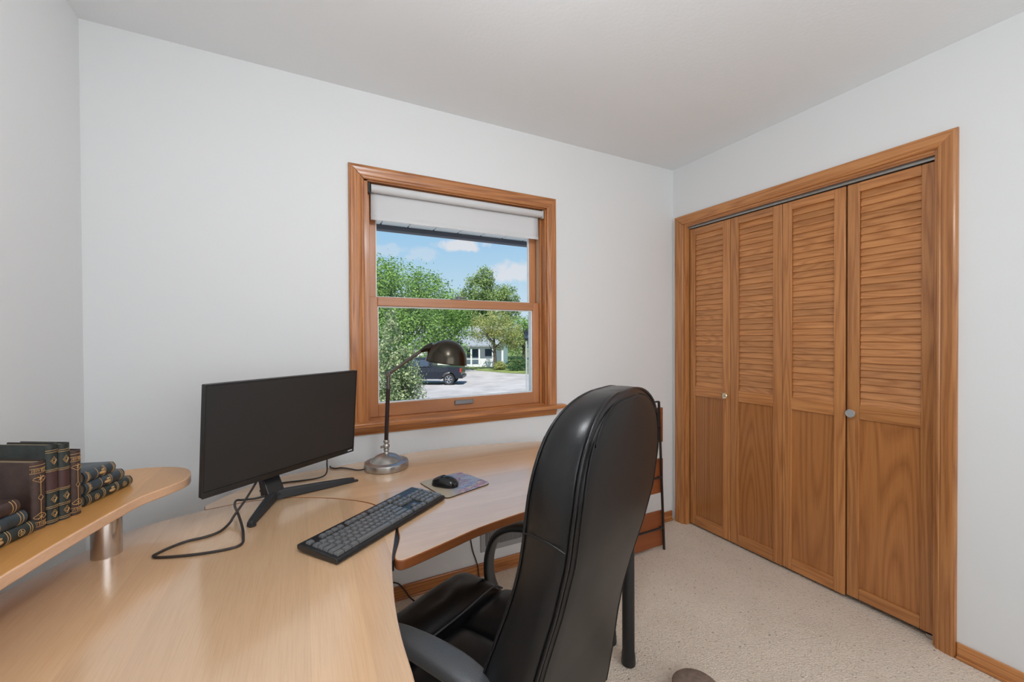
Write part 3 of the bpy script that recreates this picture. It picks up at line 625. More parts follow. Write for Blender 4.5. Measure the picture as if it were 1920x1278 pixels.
def key(x, y, w=1.0, h=1.0):
    k = (round(w, 2), round(h, 2))
    if k not in kmesh:
        a, b = w*u/2-.0011, h*u/2-.0011
        rs = [[(-a, -b, 0), (a, -b, 0), (a, b, 0), (-a, b, 0)], [(-a+.0006, -b+.0006, .003), (a-.0006, -b+.0006, .003), (a-.0006, b-.0006, .003), (-a+.0006, b-.0006, .003)],
              [(-a+.0024, -b+.0016, .0068), (a-.0024, -b+.0016, .0068), (a-.0024, b-.0028, .0068), (-a+.0024, b-.0028, .0068)]]
        o = MB().rings(rs).build('key', M['key'], kb, bevel=.0006, seg=1); kmesh[k] = o
    else:
        o = kmesh[k].copy(); COL.objects.link(o)
    o.location = (x, y, ktop(y)-.0004); o.rotation_euler = (tilt, 0, 0)
X0 = -KW/2+.0085; Y0 = -KD/2+.0095
def row(y, ws, x=X0):
    for w in ws:
        if w > 0: key(x+w*u/2, y, w)
        x += abs(w)*u
yr = [Y0+u*(.5+i) for i in range(5)]; yfun = Y0+u*5.85
row(yr[0], [1.25, 1.25, 1.25, 6.25, 1.25, 1.25, 1.25, 1.25]); row(yr[1], [2.25]+[1]*10+[2.75]); row(yr[2], [1.75]+[1]*11+[2.25])
row(yr[3], [1.5]+[1]*12+[1.5]); row(yr[4], [1]*13+[2]); 
row(yfun, [1, -1, 1, 1, 1, 1, -.5, 1, 1, 1, 1, -.5, 1, 1, 1, 1])
X1 = X0+15*u+.0065
row(yr[4], [1, 1, 1], X1); row(yr[3], [1, 1, 1], X1); row(yfun, [1, 1, 1], X1); row(yr[1], [-1, 1], X1); row(yr[0], [1, 1, 1], X1)
X2 = X1+3*u+.0065
row(yr[4], [1, 1, 1, 1], X2); row(yr[3], [1, 1, 1], X2); row(yr[2], [1, 1, 1], X2); row(yr[1], [1, 1, 1], X2); row(yr[0], [2, 1], X2)
key(X2+3.5*u, (yr[3]+yr[2])/2, 1, 2); key(X2+3.5*u, (yr[1]+yr[0])/2, 1, 2)

# ------------------------------------------------------------------ mouse pad and mouse
pc = [(-1.93, -.517), (-1.75, -.484), (-1.696, -.653), (-1.886, -.715)]
pd = thing('mouse_pad', (-1.815, -.593, DZ), 'printed mouse pad with blue and pink figures on tan', 'mouse pad')
def round_poly(pts, r, n=6):
    out = []; N = len(pts)
    for i in range(N):
        a, b, c = Vector((*pts[i-1], 0)), Vector((*pts[i], 0)), Vector((*pts[(i+1) % N], 0))
        p0 = b+(a-b).normalized()*r; p1 = b+(c-b).normalized()*r
        for k in range(n+1):
            t = k/n; q = p0*(1-t)**2+b*2*t*(1-t)+p1*t*t; out.append((q.x, q.y))
    return out
MB().prism(round_poly(pc, .022), DZ, DZ+.003).build('base', M['black'], pd, bevel=.0005, world=True)
MB().prism(round_poly(pc, .022), DZ+.003, DZ+.0045).build('printed_top', M['pad'], pd, bevel=.0005, world=True)
mdir = Vector((-.071*-1, -.079, 0)).normalized()  # towards the palm end
ms = thing('computer_mouse', (-1.853, -.598, DZ+.0045), 'black computer mouse resting on the printed pad', 'mouse', rz=math.atan2(-mdir.y, -mdir.x)-math.pi/2)
def mouse_shell(y0, y1, ny=16, nx=20, lift=0.0):
    rs = []
    for k in range(ny+1):
        y = y0+(y1-y0)*k/ny; t = (y+.052)/.104
        w = .031*(1-abs(2*t-1)**3.2)**.5*(.92+.12*abs(t-.55)) + .0005
        h = (.004+.034*math.sin(math.pi*min(1, max(0, .06+t*.86)))**.8*(1.05-.35*t)) + lift
        ring = []
        for i in range(nx+1):
            a = math.pi*i/nx
            ring.append((w*math.cos(a)*(1-.0*i), y, .001+h*math.sin(a)**.75))
        rs.append(ring+[(-w*.9, y, 0.0), (w*.9, y, 0.0)])
    return MB().rings(rs)
mouse_shell(-.052, .052).build('body', M['black_gloss'], ms, smooth=50)
for sx in (-1, 1):
    q = MB()
    vs = []; fs = []
    nx, ny = 6, 7
    for k in range(ny+1):
        y = .008+.038*k/ny; t = (y+.052)/.104
        w = .031*(1-abs(2*t-1)**3.2)**.5*(.92+.12*abs(t-.55))
        h = .0052+.034*math.sin(math.pi*min(1, max(0, .06+t*.86)))**.8*(1.05-.35*t)
        for i in range(nx+1):
            a = math.pi/2-sx*(.10+.75*i/nx)
            vs.append((w*math.cos(a)*1.01, y, .001+h*math.sin(a)**.75))
    for k in range(ny):
        for i in range(nx): a = k*(nx+1)+i; fs.append((a, a+1, a+nx+2, a+nx+1) if sx < 0 else (a, a+nx+1, a+nx+2, a+1))
    o = q.add(vs, fs).build('button', M['black'], ms, smooth=50); o.modifiers.new('thickness', 'SOLIDIFY').thickness = .001
MB().lathe([(.006, -.003), (.0075, -.0015), (.0075, .0015), (.006, .003)], 20, Matrix.Translation((0, .026, .0200)) @ Matrix.Rotation(R_(90), 4, 'Y')).build('scroll_wheel', M['black_matte'], ms, smooth=40)

# ------------------------------------------------------------------ desk lamp
lb = Vector((-2.004, -.276, DZ))
lamp = thing('desk_lamp', lb, 'bronze pharmacy-style desk lamp with a domed shade and round steel base', 'lamp')
LB = MB()
LB.lathe([(.084, 0), (.088, .002), (.089, .008), (.089, .024), (.087, .028), (.080, .030), (.066, .031), (.062, .034), (.055, .042), (.044, .050), (.030, .056), (.016, .0585), (.0115, .060)], 56)
LB.build('base', M['steel'], lamp, smooth=30)
MB().lathe([(.0115, .058), (.012, .063), (.009, .066), (.0085, .071), (.012, .074), (.012, .077), (.0085, .080), (.0125, .086), (.0145, .091), (.0125, .096), (.0085, .101), (.0115, .105), (.0125, .110), (.0115, .114), (.008, .118)], 24).build('collar', M['steel'], lamp, smooth=60)
kx = MB().tube([(-.012, -.006, .091), (-.023, -.010, .091)], [.004, .0055], 10); kx.build('thumb_screw', M['steel'], lamp, smooth=40)
# the arm lies in the vertical plane facing the chair
ld = Vector((.890, -.456, 0))
def lpt(s, z): return ld*s+Vector((0, 0, z))
j0, j1, e0 = lpt(0, .115), lpt(.0115, .392), lpt(.157, .493)
MB().tube([j0, lpt(.0062, .27), lpt(.0095, .33)], .0085, 14).build('pole', M['pole_dark'], lamp, smooth=40)
MB().tube([lpt(.0095, .33), j1], .0085, 14).build('pole', M['aged'], lamp, smooth=40)
jn = MB().tube([j1+Vector((.456, .890, 0))*.013, j1-Vector((.456, .890, 0))*.013], .0115, 16); jn.build('joint', M['aged'], lamp, bevel=.002)
a0 = j1+(e0-j1)*.03
MB().tube([a0, e0], .0068, 12).build('arm', M['aged'], lamp, smooth=40)
# shade: dome, axis leaning a little to the right
sc_ = lpt(.252, .437); tl_ = R_(8)
sT = frame(lb*0+sc_, ld*math.cos(tl_)+Vector((0, 0, -1))*math.sin(tl_), Vector((.456, .890, 0)), ld*math.sin(tl_)+Vector((0, 0, 1))*math.cos(tl_))
pr = [(.0855, 0), (.0865, .002), (.0855, .006)] + [(.0845*math.cos(a)**.92, .006+.090*math.sin(a)) for a in [R_(x) for x in range(6, 90, 6)]] + [(.002, .096)]
inn = [(.0015, .094)] + [(.0825*math.cos(a)**.92, .005+.088*math.sin(a)) for a in [R_(x) for x in range(84, 0, -6)]] + [(.0835, .001)]
SM = MB(); SM.lathe(pr+inn, 48, sT, cap=False); n_ = 48; k_ = len(pr+inn)
SM.f += [[(k_-1)*n_+i, (k_-1)*n_+(i+1) % n_, (i+1) % n_, i] for i in range(n_)]; SM.mi += [0]*n_
SM.build('shade', M['gunmetal'], lamp, smooth=60)
nk_ = MB().tube([e0-(e0-j1).normalized()*.012, e0+ld*.012+Vector((0, 0, .004)), sc_+ld*-.052+Vector((0, 0, .064))], [.0075, .014, .024], 16)
nk_.build('shade_neck', M['gunmetal'], lamp, smooth=40)
bT = frame(sc_+Vector((0, 0, .012)), (1, 0, 0), (0, 1, 0), (0, 0, 1))
MB().lathe([(.001, -.004), (.014, 0), (.021, .010), (.022, .022), (.016, .036), (.013, .05), (.013, .07)], 20, bT).build('bulb', M['vinyl'], lamp, smooth=60)
cable('cord', [(-2.092, -.290, .752), (-2.103, -.283, .748), (-2.120, -.262, zc), (-2.145, -.230, zc), (-2.173, -.202, zc), (-2.197, -.199, zc), (-2.210, -.18, zc), (-2.214, -.158, zc)], .003, '', parent=lamp)

# ------------------------------------------------------------------ office chair
CA = R_(28.3); CO = (-1.905, -.972, 0)
ch = thing('office_chair', CO, 'high-back black leather office chair with looped arms drawn up to the desk', 'chair', rz=CA)
REAR = [(.30, -.300), (.43, -.318), (.53, -.332), (.61, -.347), (.70, -.372), (.80, -.403), (.90, -.428), (1.0, -.441), (1.10, -.447), (1.2, -.450)]
FRONT = [(.30, -.215), (.45, -.215), (.55, -.225), (.65, -.252), (.72, -.280), (.77, -.300), (.82, -.318), (.87, -.332), (.93, -.342), (1.0, -.350), (1.08, -.362), (1.2, -.378)]
ZT = 1.170
def back_w(z):
    """half width: straight sides, elliptical shoulders"""
    w = .252
    if z < .42: w -= .02*((.42-z)/.12)
    if z > .93: 
        t = (z-.93)/(ZT-.93); w *= max(0.0, 1-t**3.1)**(1/2.7)
    return w
def back_ring(z, shrink=0.0, nside=5, nf=11):
    w = max(.012, back_w(z)-shrink); yr_, yf_ = lerp_tab(REAR, z), lerp_tab(FRONT, z)
    t = max(0, (z-.99)/(ZT-.99)); yr_ += .008*t**6; yf_ -= .012*t**6
    bul = .030*min(1, w/.2)*(1-t*.5); cr = .012
    ring = []
    for i in range(nf):                      # rear face, left to right
        s = -1+2*i/(nf-1); ring.append((s*(w-.008), yr_-.010*(1-s*s), z))
    for y_, dx in ((yr_+.006, -.002), (yr_+(yf_-yr_)*.3, .004), (yr_+(yf_-yr_)*.6, .005), (yf_-.008, -.001)): ring.append((w+dx, y_, z))
    for i in range(nf):
        s = 1-2*i/(nf-1); ring.append((s*(w-.010), yf_+bul*(1-abs(s)**2.2), z))
    for y_, dx in ((yf_-.008, -.001), (yr_+(yf_-yr_)*.6, .005), (yr_+(yf_-yr_)*.3, .004), (yr_+.006, -.002)): ring.append((-(w+dx), y_, z))
    return ring
zs = [.305, .315, .34]+[.38+.03*i for i in range(20)]+[.975+.012*i for i in range(11)]+[1.104, 1.112, 1.120, 1.128, 1.135, 1.141, 1.146, 1.150, 1.154, 1.158, 1.162, 1.165, 1.1675, 1.1692]
rs = [back_ring(z, .012 if z < .31 else (.004 if z < .32 else 0)) for z in zs]
MB().rings(rs).build('backrest', M['leather'], ch, smooth=70)
# flat rear cover, piped all round
def edge_path(yoff_fn, inset=0.0, z0=.33, n=60):
    pts = []
    zsL = [z0+(1.10-z0)*i/30 for i in range(31)]
    for z in zsL: pts.append((-(back_w(z)-inset), yoff_fn(z), z))
    top = []
    for i in range(1, 24):
        a = math.pi*(1-i/24); 
        # walk the shoulder curve by angle
        x = (back_w(1.10)-inset)*math.cos(a); ax = abs(x)+inset
        lo, hi = 1.10, ZT-.001
        for _ in range(30):
            m_ = (lo+hi)/2
            if back_w(m_) > ax: lo = m_
            else: hi = m_
        top.append((x, yoff_fn(lo), lo-inset*.5))
    pts += top
    for z in zsL[::-1]: pts.append((back_w(z)-inset, yoff_fn(z), z))
    return pts
def yr_fn(z):
    t = max(0, (z-.99)/(ZT-.99)); return lerp_tab(REAR, z)+.008*t**6
def yf_fn(z):
    t = max(0, (z-.99)/(ZT-.99)); return lerp_tab(FRONT, z)-.012*t**6
rsc = []
for z in [.335, .35]+[.38+.03*i for i in range(24)]+[1.085, 1.100, 1.110, 1.119, 1.126, 1.132, 1.138, 1.143, 1.147, 1.150, 1.153, 1.1548]:
    w = max(.02, back_w(z+.014)-.013); y = yr_fn(z)
    rsc.append([(-w, y+.004, z), (-w, y-.004, z)]+[(s*w*.97, y-.008-.012*(1-abs(s)**2.5), z) for s in [-1+2*i/12 for i in range(13)]]+[(w, y-.004, z), (w, y+.004, z)])
MB().rings(rsc).build('rear_cover', M['leather_back'], ch, smooth=60)
MB().tube(edge_path(lambda z: yr_fn(z)-.002, .004), .0030, 7).build('piping', M['leather'], ch, smooth=60)
MB().tube(edge_path(lambda z: yr_fn(z)-.0085, .022), .0018, 7).build('piping', M['leather_back'], ch, smooth=60)
MB().tube(edge_path(lambda z: yf_fn(z)-.002, .003, .36), .0030, 7).build('piping', M['leather'], ch, smooth=60)
for sx in (-1, 1):
    z_ = .925; pts = [(sx*(back_w(z_)+.0052), yr_fn(z_)+(yf_fn(z_)-yr_fn(z_))*t, z_+.012*t+.006*math.sin(t*3.1)) for t in (.02, .2, .4, .6, .8, .95)]
    MB().tube(pts, .0013, 6).build('seam', M['leather'], ch, smooth=60)
# seat cushions
def pillow(x0, x1, y0, y1, z0, zt, bul, rim=.5, nx=18, ny=14, wr=0, front_drop=0):
    vs = []; fs = []
    for j in range(ny+1):
        for i in range(nx+1):
            s, t = -1+2*i/nx, -1+2*j/ny
            s2, t2 = math.sin(s*math.pi/2), math.sin(t*math.pi/2)
            f = ((1-abs(s2)**5)*(1-abs(t2)**5))
            z = z0+(zt-z0)*min(1, max(0, f))**.38 + bul*(1-s2*s2)*(1-t2*t2)
            x = x0+(x1-x0)*(s2+1)/2; y = y0+(y1-y0)*(t2+1)/2
            if front_drop: z -= front_drop*max(0, t2)**2*f
            if wr: z += wr*mnoise.noise(Vector((x*14, y*22, 3)))*f
            vs.append((x, y, z))
    n = len(vs)
    for j in range(ny+1):
        for i in range(nx+1): x, y, z = vs[j*(nx+1)+i]; vs.append((x, y, z0-.012))
    for j in range(ny):
        for i in range(nx):
            a = j*(nx+1)+i; fs.append((a, a+1, a+nx+2, a+nx+1)); fs.append((n+a, n+a+nx+1, n+a+nx+2, n+a+1))
    bd = [i for i in range(nx+1)]+[j*(nx+1)+nx for j in range(1, ny+1)]+[ny*(nx+1)+i for i in range(nx-1, -1, -1)]+[j*(nx+1) for j in range(ny-1, 0, -1)]
    for k in range(len(bd)):
        a, b = bd[k], bd[(k+1) % len(bd)]; fs.append((b, a, n+a, n+b))
    return MB().add(vs, fs)
pillow(-.252, .252, .062, .252, .405, .478, .014, wr=.016, front_drop=.028).build('seat_bolster', M['leather'], ch, smooth=60)
pillow(-.252, .040, -.235, .070, .405, .468, .008, wr=.005).build('seat_pad', M['leather'], ch, smooth=60)
pillow(.040, .252, -.235, .070, .405, .468, .008, wr=.005).build('seat_pad', M['leather'], ch, smooth=60)
MB().tube(spline([(-.245, .066, .440), (-.20, .066, .466), (-.10, .067, .470), (.04, .067, .466), (.15, .066, .470), (.205, .066, .466), (.245, .066, .440)], 5), .0032, 7).build('piping', M['leather_arm'], ch, smooth=60)
MB().box((-.235, -.235, .375), (.235, .235, .400)).build('seat_base', M['black'], ch, bevel=.012)
MB().box((-.09, -.15, .325), (.09, .12, .375)).build('tilt_mechanism', M['black'], ch, bevel=.01)
MB().box((-.045, -.325, .315), (.045, -.12, .350)).build('back_bracket', M['black'], ch, bevel=.006)
# looped arms
def arm(sx):
    path = spline([(.05, .365), (.11, .385), (.138, .44), (.140, .52), (.112, .595), (.062, .640), (0, .660), (-.10, .668), (-.22, .668), (-.32, .650), (-.365, .60), (-.372, .55)], 6) if False else None
    P = [(y, z) for y, z in ((.03, .385), (.10, .390), (.134, .435), (.138, .515), (.110, .592), (.060, .636), (.0, .658), (-.08, .668), (-.16, .671), (-.22, .668), (-.265, .655), (-.288, .625), (-.285, .58), (-.265, .53))]
    sp_ = [(p.x, p.y) for p in spline([(y, z, 0) for y, z in P], 6)]
    rs = []
    for k, (y, z) in enumerate(sp_):
        a, b = sp_[max(0, k-1)], sp_[min(len(sp_)-1, k+1)]
        ty, tz = b[0]-a[0], b[1]-a[1]; l = math.hypot(ty, tz); ty, tz = ty/l, tz/l
        ny_, nz_ = -tz, ty                      # left normal of the path
        f = k/(len(sp_)-1); hw = .024+.009*math.exp(-((f-.62)/.2)**2); th = .011+.006*math.exp(-((f-.62)/.2)**2)
        ring = []
        for i in range(14):
            q = 2*math.pi*i/14; c, s = math.cos(q), math.sin(q)
            c = math.copysign(abs(c)**.7, c); s = math.copysign(abs(s)**.7, s)
            ring.append((sx*.268+hw*c, y+ny_*th*s, z+nz_*th*s-(.034 if sx < 0 else .002)*max(0, min(1, (z-.40)/.2))))
        rs.append(ring)
    return MB().rings(rs)
for sx in (-1, 1): arm(sx).build('armrest', M['leather_arm'], ch, smooth=60)
MB().lathe([(.030, .09), (.030, .20), (.022, .205), (.022, .325)], 24).build('gas_lift', M['black_metal'], ch, smooth=30)
MB().lathe([(.052, .060), (.056, .075), (.050, .100), (.034, .105)], 24).build('hub', M['black'], ch, smooth=30)
for k in range(5):
    a = R_(72*k+18); d_ = Vector((math.cos(a), math.sin(a), 0)); s_ = Vector((-d_.y, d_.x, 0)); rs = []
    for r_, hw, z0, z1 in ((.035, .028, .060, .100), (.16, .022, .066, .092), (.27, .016, .066, .082), (.295, .014, .068, .078)):
        c = d_*r_; rs.append([c-s_*hw+Vector((0, 0, z0)), c+s_*hw+Vector((0, 0, z0)), c+s_*hw*.7+Vector((0, 0, z1)), c-s_*hw*.7+Vector((0, 0, z1))])
    MB().rings(rs).build('base_leg', M['black'], ch, bevel=.005)
    cs = MB(); c = d_*.285
    for off in (-.012, .012):
        cs.lathe([(.020, -.008), (.026, -.005), (.026, .005), (.020, .008)], 18, frame(c+s_*off+Vector((0, 0, .026)), d_, (0, 0, 1), s_))
    cs.tube([c+Vector((0, 0, .03)), c+Vector((0, 0, .07))], .007, 8)
    cs.build('caster', M['black'], ch, smooth=40)

# ------------------------------------------------------------------ magazine rack
rk = thing('magazine_rack', (-.55, -.24, 0), 'black iron rack with three reddish wooden pockets between chair and corner', 'magazine rack')
ry = -.268
xl, xr = -.735, -.385
for xb, xt in ((xl, xl+.042), (xr, xr-.042)):
    MB().tube([(xb, ry, 0), (xt, ry, .895)], .0075, 4).build('rail', M['iron'], rk, world=True)
MB().tube([(xl+.042, ry, .895), (xr-.042, ry, .895)], .006, 4).build('top_bar', M['iron'], rk, world=True)
for z0, z1, zr in ((.016, .226, .135), (.337, .543, .440), (.644, .852, .752)):
    MB().box((-.749, -.248, z0), (-.371, -.232, z1)).build('panel', M['rack_wood'], rk, bevel=.002, world=True)
    MB().box((-.70, -.150, z0), (-.475, -.138, z1+.085)).build('back_panel', M['rack_wood'], rk, bevel=.002, world=True) if z0 < .1 else None
    ins = .042*zr/.895
    MB().tube([(xl+ins, ry, zr), (xr-ins, ry, zr)], .006, 8).build('rod', M['iron'], rk, smooth=40, world=True)
    for x in (xl+ins+.01, xr-ins-.01): MB().tube([(x, ry, zr), (x, -.246, zr)], .004, 6).build('bracket', M['iron'], rk, world=True)
MB().box((-.70, -.232, .016), (-.475, -.138, .030)).build('pocket_floor', M['rack_wood'], rk, world=True)

# ------------------------------------------------------------------ wall register
vt = thing('wall_vent', (-1.30, -.004, .19), 'grey metal wall register with upright fins below the desk', 'vent')
vx0, vx1, vz0, vz1 = -1.469, -1.150, .123, .300
fr = MB()
for a, b in (((vx0, -.009, vz0), (vx0+.028, 0, vz1)), ((vx1-.028, -.009, vz0), (vx1, 0, vz1)), ((vx0+.028, -.009, vz0), (vx1-.028, 0, vz0+.028)), ((vx0+.028, -.009, vz1-.028), (vx1-.028, 0, vz1))): fr.box(a, b)
fr.build('frame', M['grey_metal'], vt, bevel=.002, world=True)
MB().box((vx0+.028, -.0015, vz0+.028), (vx1-.028, 0, vz1-.028)).build('duct', M['vent_dark'], vt, world=True)
fin = None; nf = 27
for k in range(nf):
    x = vx0+.034+(vx1-vx0-.068)*k/(nf-1)
    if fin is None:
        fin = MB().box((-.0018, -.008, -.0605), (.0018, -.0015, .0605), Matrix.Rotation(R_(25), 4, 'Z')).build('fin', M['grey_metal'], vt); o = fin
    else:
        o = fin.copy(); COL.objects.link(o)
    o.location = (x+1.30, .004, .2115-.19)
MB().tube([(-1.21, -.016, .17), (-1.21, -.006, .17)], .004, 8).build('lever', M['grey_metal'], vt, world=True)

# ------------------------------------------------------------------ small round stool, only its rim in view
st = thing('footstool', (-1.075, -1.045, 0), 'low round taupe footstool on the carpet, only its rim in view', 'footstool')
MB().lathe([(.076, 0), (.080, .006), (.080, .022), (.076, .026)], 40).build('base', M['stool'], st, smooth=35)
MB().lathe([(.078, .026), (.082, .030), (.0825, .036), (.078, .041), (.060, .044), (.02, .046), (.001, .0462)], 40).build('cushion', M['stool'], st, smooth=60)

# ------------------------------------------------------------------ books
def spine_pt(bk, u_, v_, lift=.0004):
    """u across the spine -1..1, v along it (0..h) -> local; spine bulges to -Y"""
    t, h, dep = bk
    a = u_*R_(58)
    rr = (t/2)/math.sin(R_(58))
    return Vector((rr*math.sin(a), -(rr*math.cos(a)-rr*math.cos(R_(58)))-lift-.0005, v_))
def gild(bk, lines, parent, mat='gold', r=.0006):
    mb = MB()
    for ln in lines:
        pts = []
        for (a, b) in zip(ln, ln[1:]):
            n = max(1, int(max(abs(a[0]-b[0])/.25, 1)))
            for k in range(n): pts.append((a[0]+(b[0]-a[0])*k/n, a[1]+(b[1]-a[1])*k/n))
        pts.append(ln[-1])
        mb.tube([spine_pt(bk, *p) for p in pts], r, 5)
    return mb.build('gilding', M[mat], parent, smooth=60, kind='stuff')
def band(v): return [(-1.0, v), (1.0, v)]
def diamond(v, du=.42, dv=.0085): return [(0, v-dv), (du, v), (0, v+dv), (-du, v), (0, v-dv)]
def scroll(v, sgn, t):
    out = []
    for side in (-1, 1):
        ln = []
        for k in range(14):
            a = k/13*4.4; r_ = .0055*(1-k/18)
            ln.append((side*(.40+r_*math.cos(a)/(t/2)*1.1-.12), v+sgn*(.006+r_*math.sin(a)*1.0)))
        out.append([(0, v-sgn*.002)]+ln)
    out.append([(0, v), (0, v+sgn*.014)]); out.append([(-.3, v+sgn*.012), (0, v+sgn*.008), (.3, v+sgn*.012)])
    return out
def letters(v, hgt=.007, n=6, seed=1):
    q = random.Random(seed); out = []
    for k in range(n):
        u0 = -.78+1.56*k/n; u1 = u0+1.56/n*.7
        typ = q.randrange(4)
        if typ == 0: out.append([(u1, v+hgt), (u0, v+hgt), (u0, v), (u1, v)])
        elif typ == 1: out += [[(u0, v), (u0, v+hgt), (u1, v), (u1, v+hgt)]]
        elif typ == 2: out += [[(u0, v+hgt), ((u0+u1)/2, v), (u1, v+hgt)]]
        else: out += [[((u0+u1)/2, v), ((u0+u1)/2, v+hgt)], [(u0, v+hgt), (u1, v+hgt)]]
    return out
def book(loc, M3, t, h, dep, leather, deco, label, group):
    """local: X thickness, -Y spine, Z height; M3 maps to world"""
    o = bpy.data.objects.new('old_book', None); COL.objects.link(o); o.empty_display_size = .03
    mm = M3.to_4x4(); mm.translation = loc; o.matrix_world = mm; o.location = mm.to_translation(); o.rotation_euler = mm.to_euler()
    tag(o, label, 'book', group)
    # boards and rounded spine as one U-shaped cover
    bd = .0028; prof = []
    for k in range(13):
        p = spine_pt((t, h, dep), -1+2*k/12, 0, 0); prof.append((p.x, p.y))
    outer = [(-t/2, dep)]+prof+[(t/2, dep)]
    inner = [(t/2-bd, dep)]+[(x*(1-2*bd/t), y+bd) for x, y in prof[::-1]]+[(-t/2+bd, dep)]
    n = len(outer); vs = []; fs = []
    for z in (0, h): vs += [(x, y, z) for x, y in outer]+[(x, y, z) for x, y in inner]
    N2 = 2*n
    for i in range(n-1):
        fs.append((i, i+1, N2+i+1, N2+i)); a = 2*n-1-i; fs.append((a-1+0, a, N2+a, N2+a-1) if False else (n+i, n+i+1, N2+n+i+1, N2+n+i))
        j = 2*n-1-i
        fs.append((i, j, j-1, i+1)); fs.append((N2+i, N2+i+1, N2+j-1, N2+j))
    fs.append((0, N2, N2+2*n-1, 2*n-1)); fs.append((n-1, n, N2+n, N2+n-1))
    MB().add(vs, fs).build('cover', M[leather], o, smooth=40, bevel=.0006, seg=1)
    MB().box((-t/2+bd, .003, .0035), (t/2-bd, dep-.004, h-.0035)).build('page_block', M['paper'], o)
    bk = (t, h, dep)
    if deco == 'brown':
        L = [band(h*.945), band(h*.90), band(h*.835), band(h*.115), band(h*.05)] + letters(h*.85, h*.04, 6, 3) + letters(h*.065, h*.04, 6, 8)
        L += scroll(h*.70, 1, t)+scroll(h*.235, -1, t)+[[(0, h*.70), (0, h*.50)], [(0, h*.44), (0, h*.235)], diamond(h*.47, .28, h*.045)]
        gild(bk, L, o)
    elif deco == 'green':
        L = []
        for f in (.925, .90, .685, .665, .425, .405, .225, .205, .05, .03): L.append(band(h*f))
        for f in (.795, .315, .13): L += [diamond(h*f), diamond(h*f, .25, .0045)]
        gild(bk, L, o)
        mb = MB(); vs = []; fs = []
        for z in (h*.43, h*.66):
            for k in range(13): vs.append(tuple(spine_pt(bk, -1+2*k/12, z, .0002)))
        fs = [(k, k+1, 14+k, 13+k) for k in range(12)]
        mb.add(vs, fs).build('spine_label', M['maroon_l'], o, smooth=60)
    elif deco == 'flat_band':
        L = []
        for f in (.05, .08, .92, .95): L.append(band(h*f))
        for f in (.34, .37, .63, .66): L.append(band(h*f))
        for f in (.2, .8): L += [[(.42*math.cos(a), h*f+.0065*math.sin(a)) for a in [R_(x) for x in range(0, 361, 30)]], diamond(h*f, .25, .004), [(-.4, h*f), (.4, h*f)]]
        gild(bk, L, o)
        orn(bk, h*.5, o)
    elif deco == 'flat_bird':
        L = []
        for f in (.06, .10, .90, .93): L.append(band(h*f))
        L += letters(h*.92-.006, .005, 5, 5)
        for f in (.36, .40, .62): L.append(band(h*f))
        gild(bk, L, o); orn(bk, h*.5, o)
    return o
def orn(bk, v, parent):
    """raised gilt bird-like boss with a wing"""
    mb = MB(); c = spine_pt(bk, -.05, v, .0012)
    mb.lathe([(.0003, -.0095), (.0030, -.007), (.0042, -.002), (.0036, .003), (.0022, .007), (.0004, .0085)], 10, Matrix.Translation(c))
    c2 = spine_pt(bk, .35, v-.004, .0010)
    mb.lathe([(.0003, -.0055), (.0022, -.003), (.0028, 0), (.0018, .003), (.0003, .0045)], 10, Matrix.Translation(c2))
    mb.build('ornament', M['gold'], parent, smooth=60)
# upright row
d_row = Vector((.505, .863, 0)); n_sp = Vector((.863, -.505, 0))
row0 = Vector((-2.822, -.799, rz))
tt = [.0285, .0235, .0235, .0225]
hh = [.146, .176, .172, .150]; kinds = [('brown_l', 'brown'), ('green_l', 'green'), ('green_l', 'green'), ('brown_l', 'brown')]
labs = ['brown leather book with gilt scrolls, leftmost of the upright books', 'dark green gilt-banded book beside the leftmost brown upright book', 'dark green gilt-banded book, second of the two upright green books', 'narrow brown upright book with gilt scrolls between green book and right stack']
s = 0
offs = [0, -.004, -.004, -.002]
for k in range(4):
    c = row0+d_row*(s+tt[k]/2)-n_sp*(.006+offs[k]*0)
    M3 = Matrix((d_row, -n_sp, Vector((0, 0, 1)))).transposed()
    book(c, M3, tt[k]-.0006, hh[k], .118, kinds[k][0], kinds[k][1], labs[k], 'upright old books on the shelf'); s += tt[k]
# flat stacks: local Z runs along the stack's spine line, local X up
def flat(end, dirv, L, t, z, leather, deco, label, group, dep=.105, back=0):
    dv = Vector((*dirv, 0)).normalized(); nrm = Vector((dv.y, -dv.x, 0))
    X = Vector((0, 0, 1)); Z = -dv; Y = -nrm   # spine faces nrm
    if X.cross(Y).dot(Z) < 0: X = -X
    M3 = Matrix((X, Y, Z)).transposed()
    c = Vector((*end, z+t/2))-nrm*(.009+back)
    return book(c, M3, t-.0004, L, dep, leather, deco, label, group)
rd = (.295, .955)
g = 'flat old books on the shelf'
pr_end = Vector((-2.735, -.532))
flat(pr_end, rd, .150, .0275, rz, 'green_l', 'flat_band', 'dark green book lying lowest in the right stack', g)
flat(pr_end-Vector(rd)*.026, rd, .122, .0275, rz+.0275, 'blue_l', 'flat_bird', 'blue-grey book lying in the middle of the right stack', g, back=.002)
flat(pr_end-Vector(rd)*.053, rd, .094, .0275, rz+.055, 'blue_l', 'flat_bird', 'dark blue and brown book on top of the right stack', g, back=.004)
ldv = (.316, .949); pl_end = Vector((-2.812, -.806))
flat(pl_end, ldv, .150, .0275, rz, 'green_l', 'flat_band', 'dark green book lying lowest in the left stack', g)
flat(pl_end-Vector(ldv)*.014, ldv, .150, .0275, rz+.0275, 'blue_l', 'flat_bird', 'blue book lying in the middle of the left stack', g, back=.002)
flat(pl_end-Vector(ldv)*.026, ldv, .150, .0275, rz+.055, 'brown_l', 'flat_bird', 'dark brown book on top of the left stack', g, back=.004)

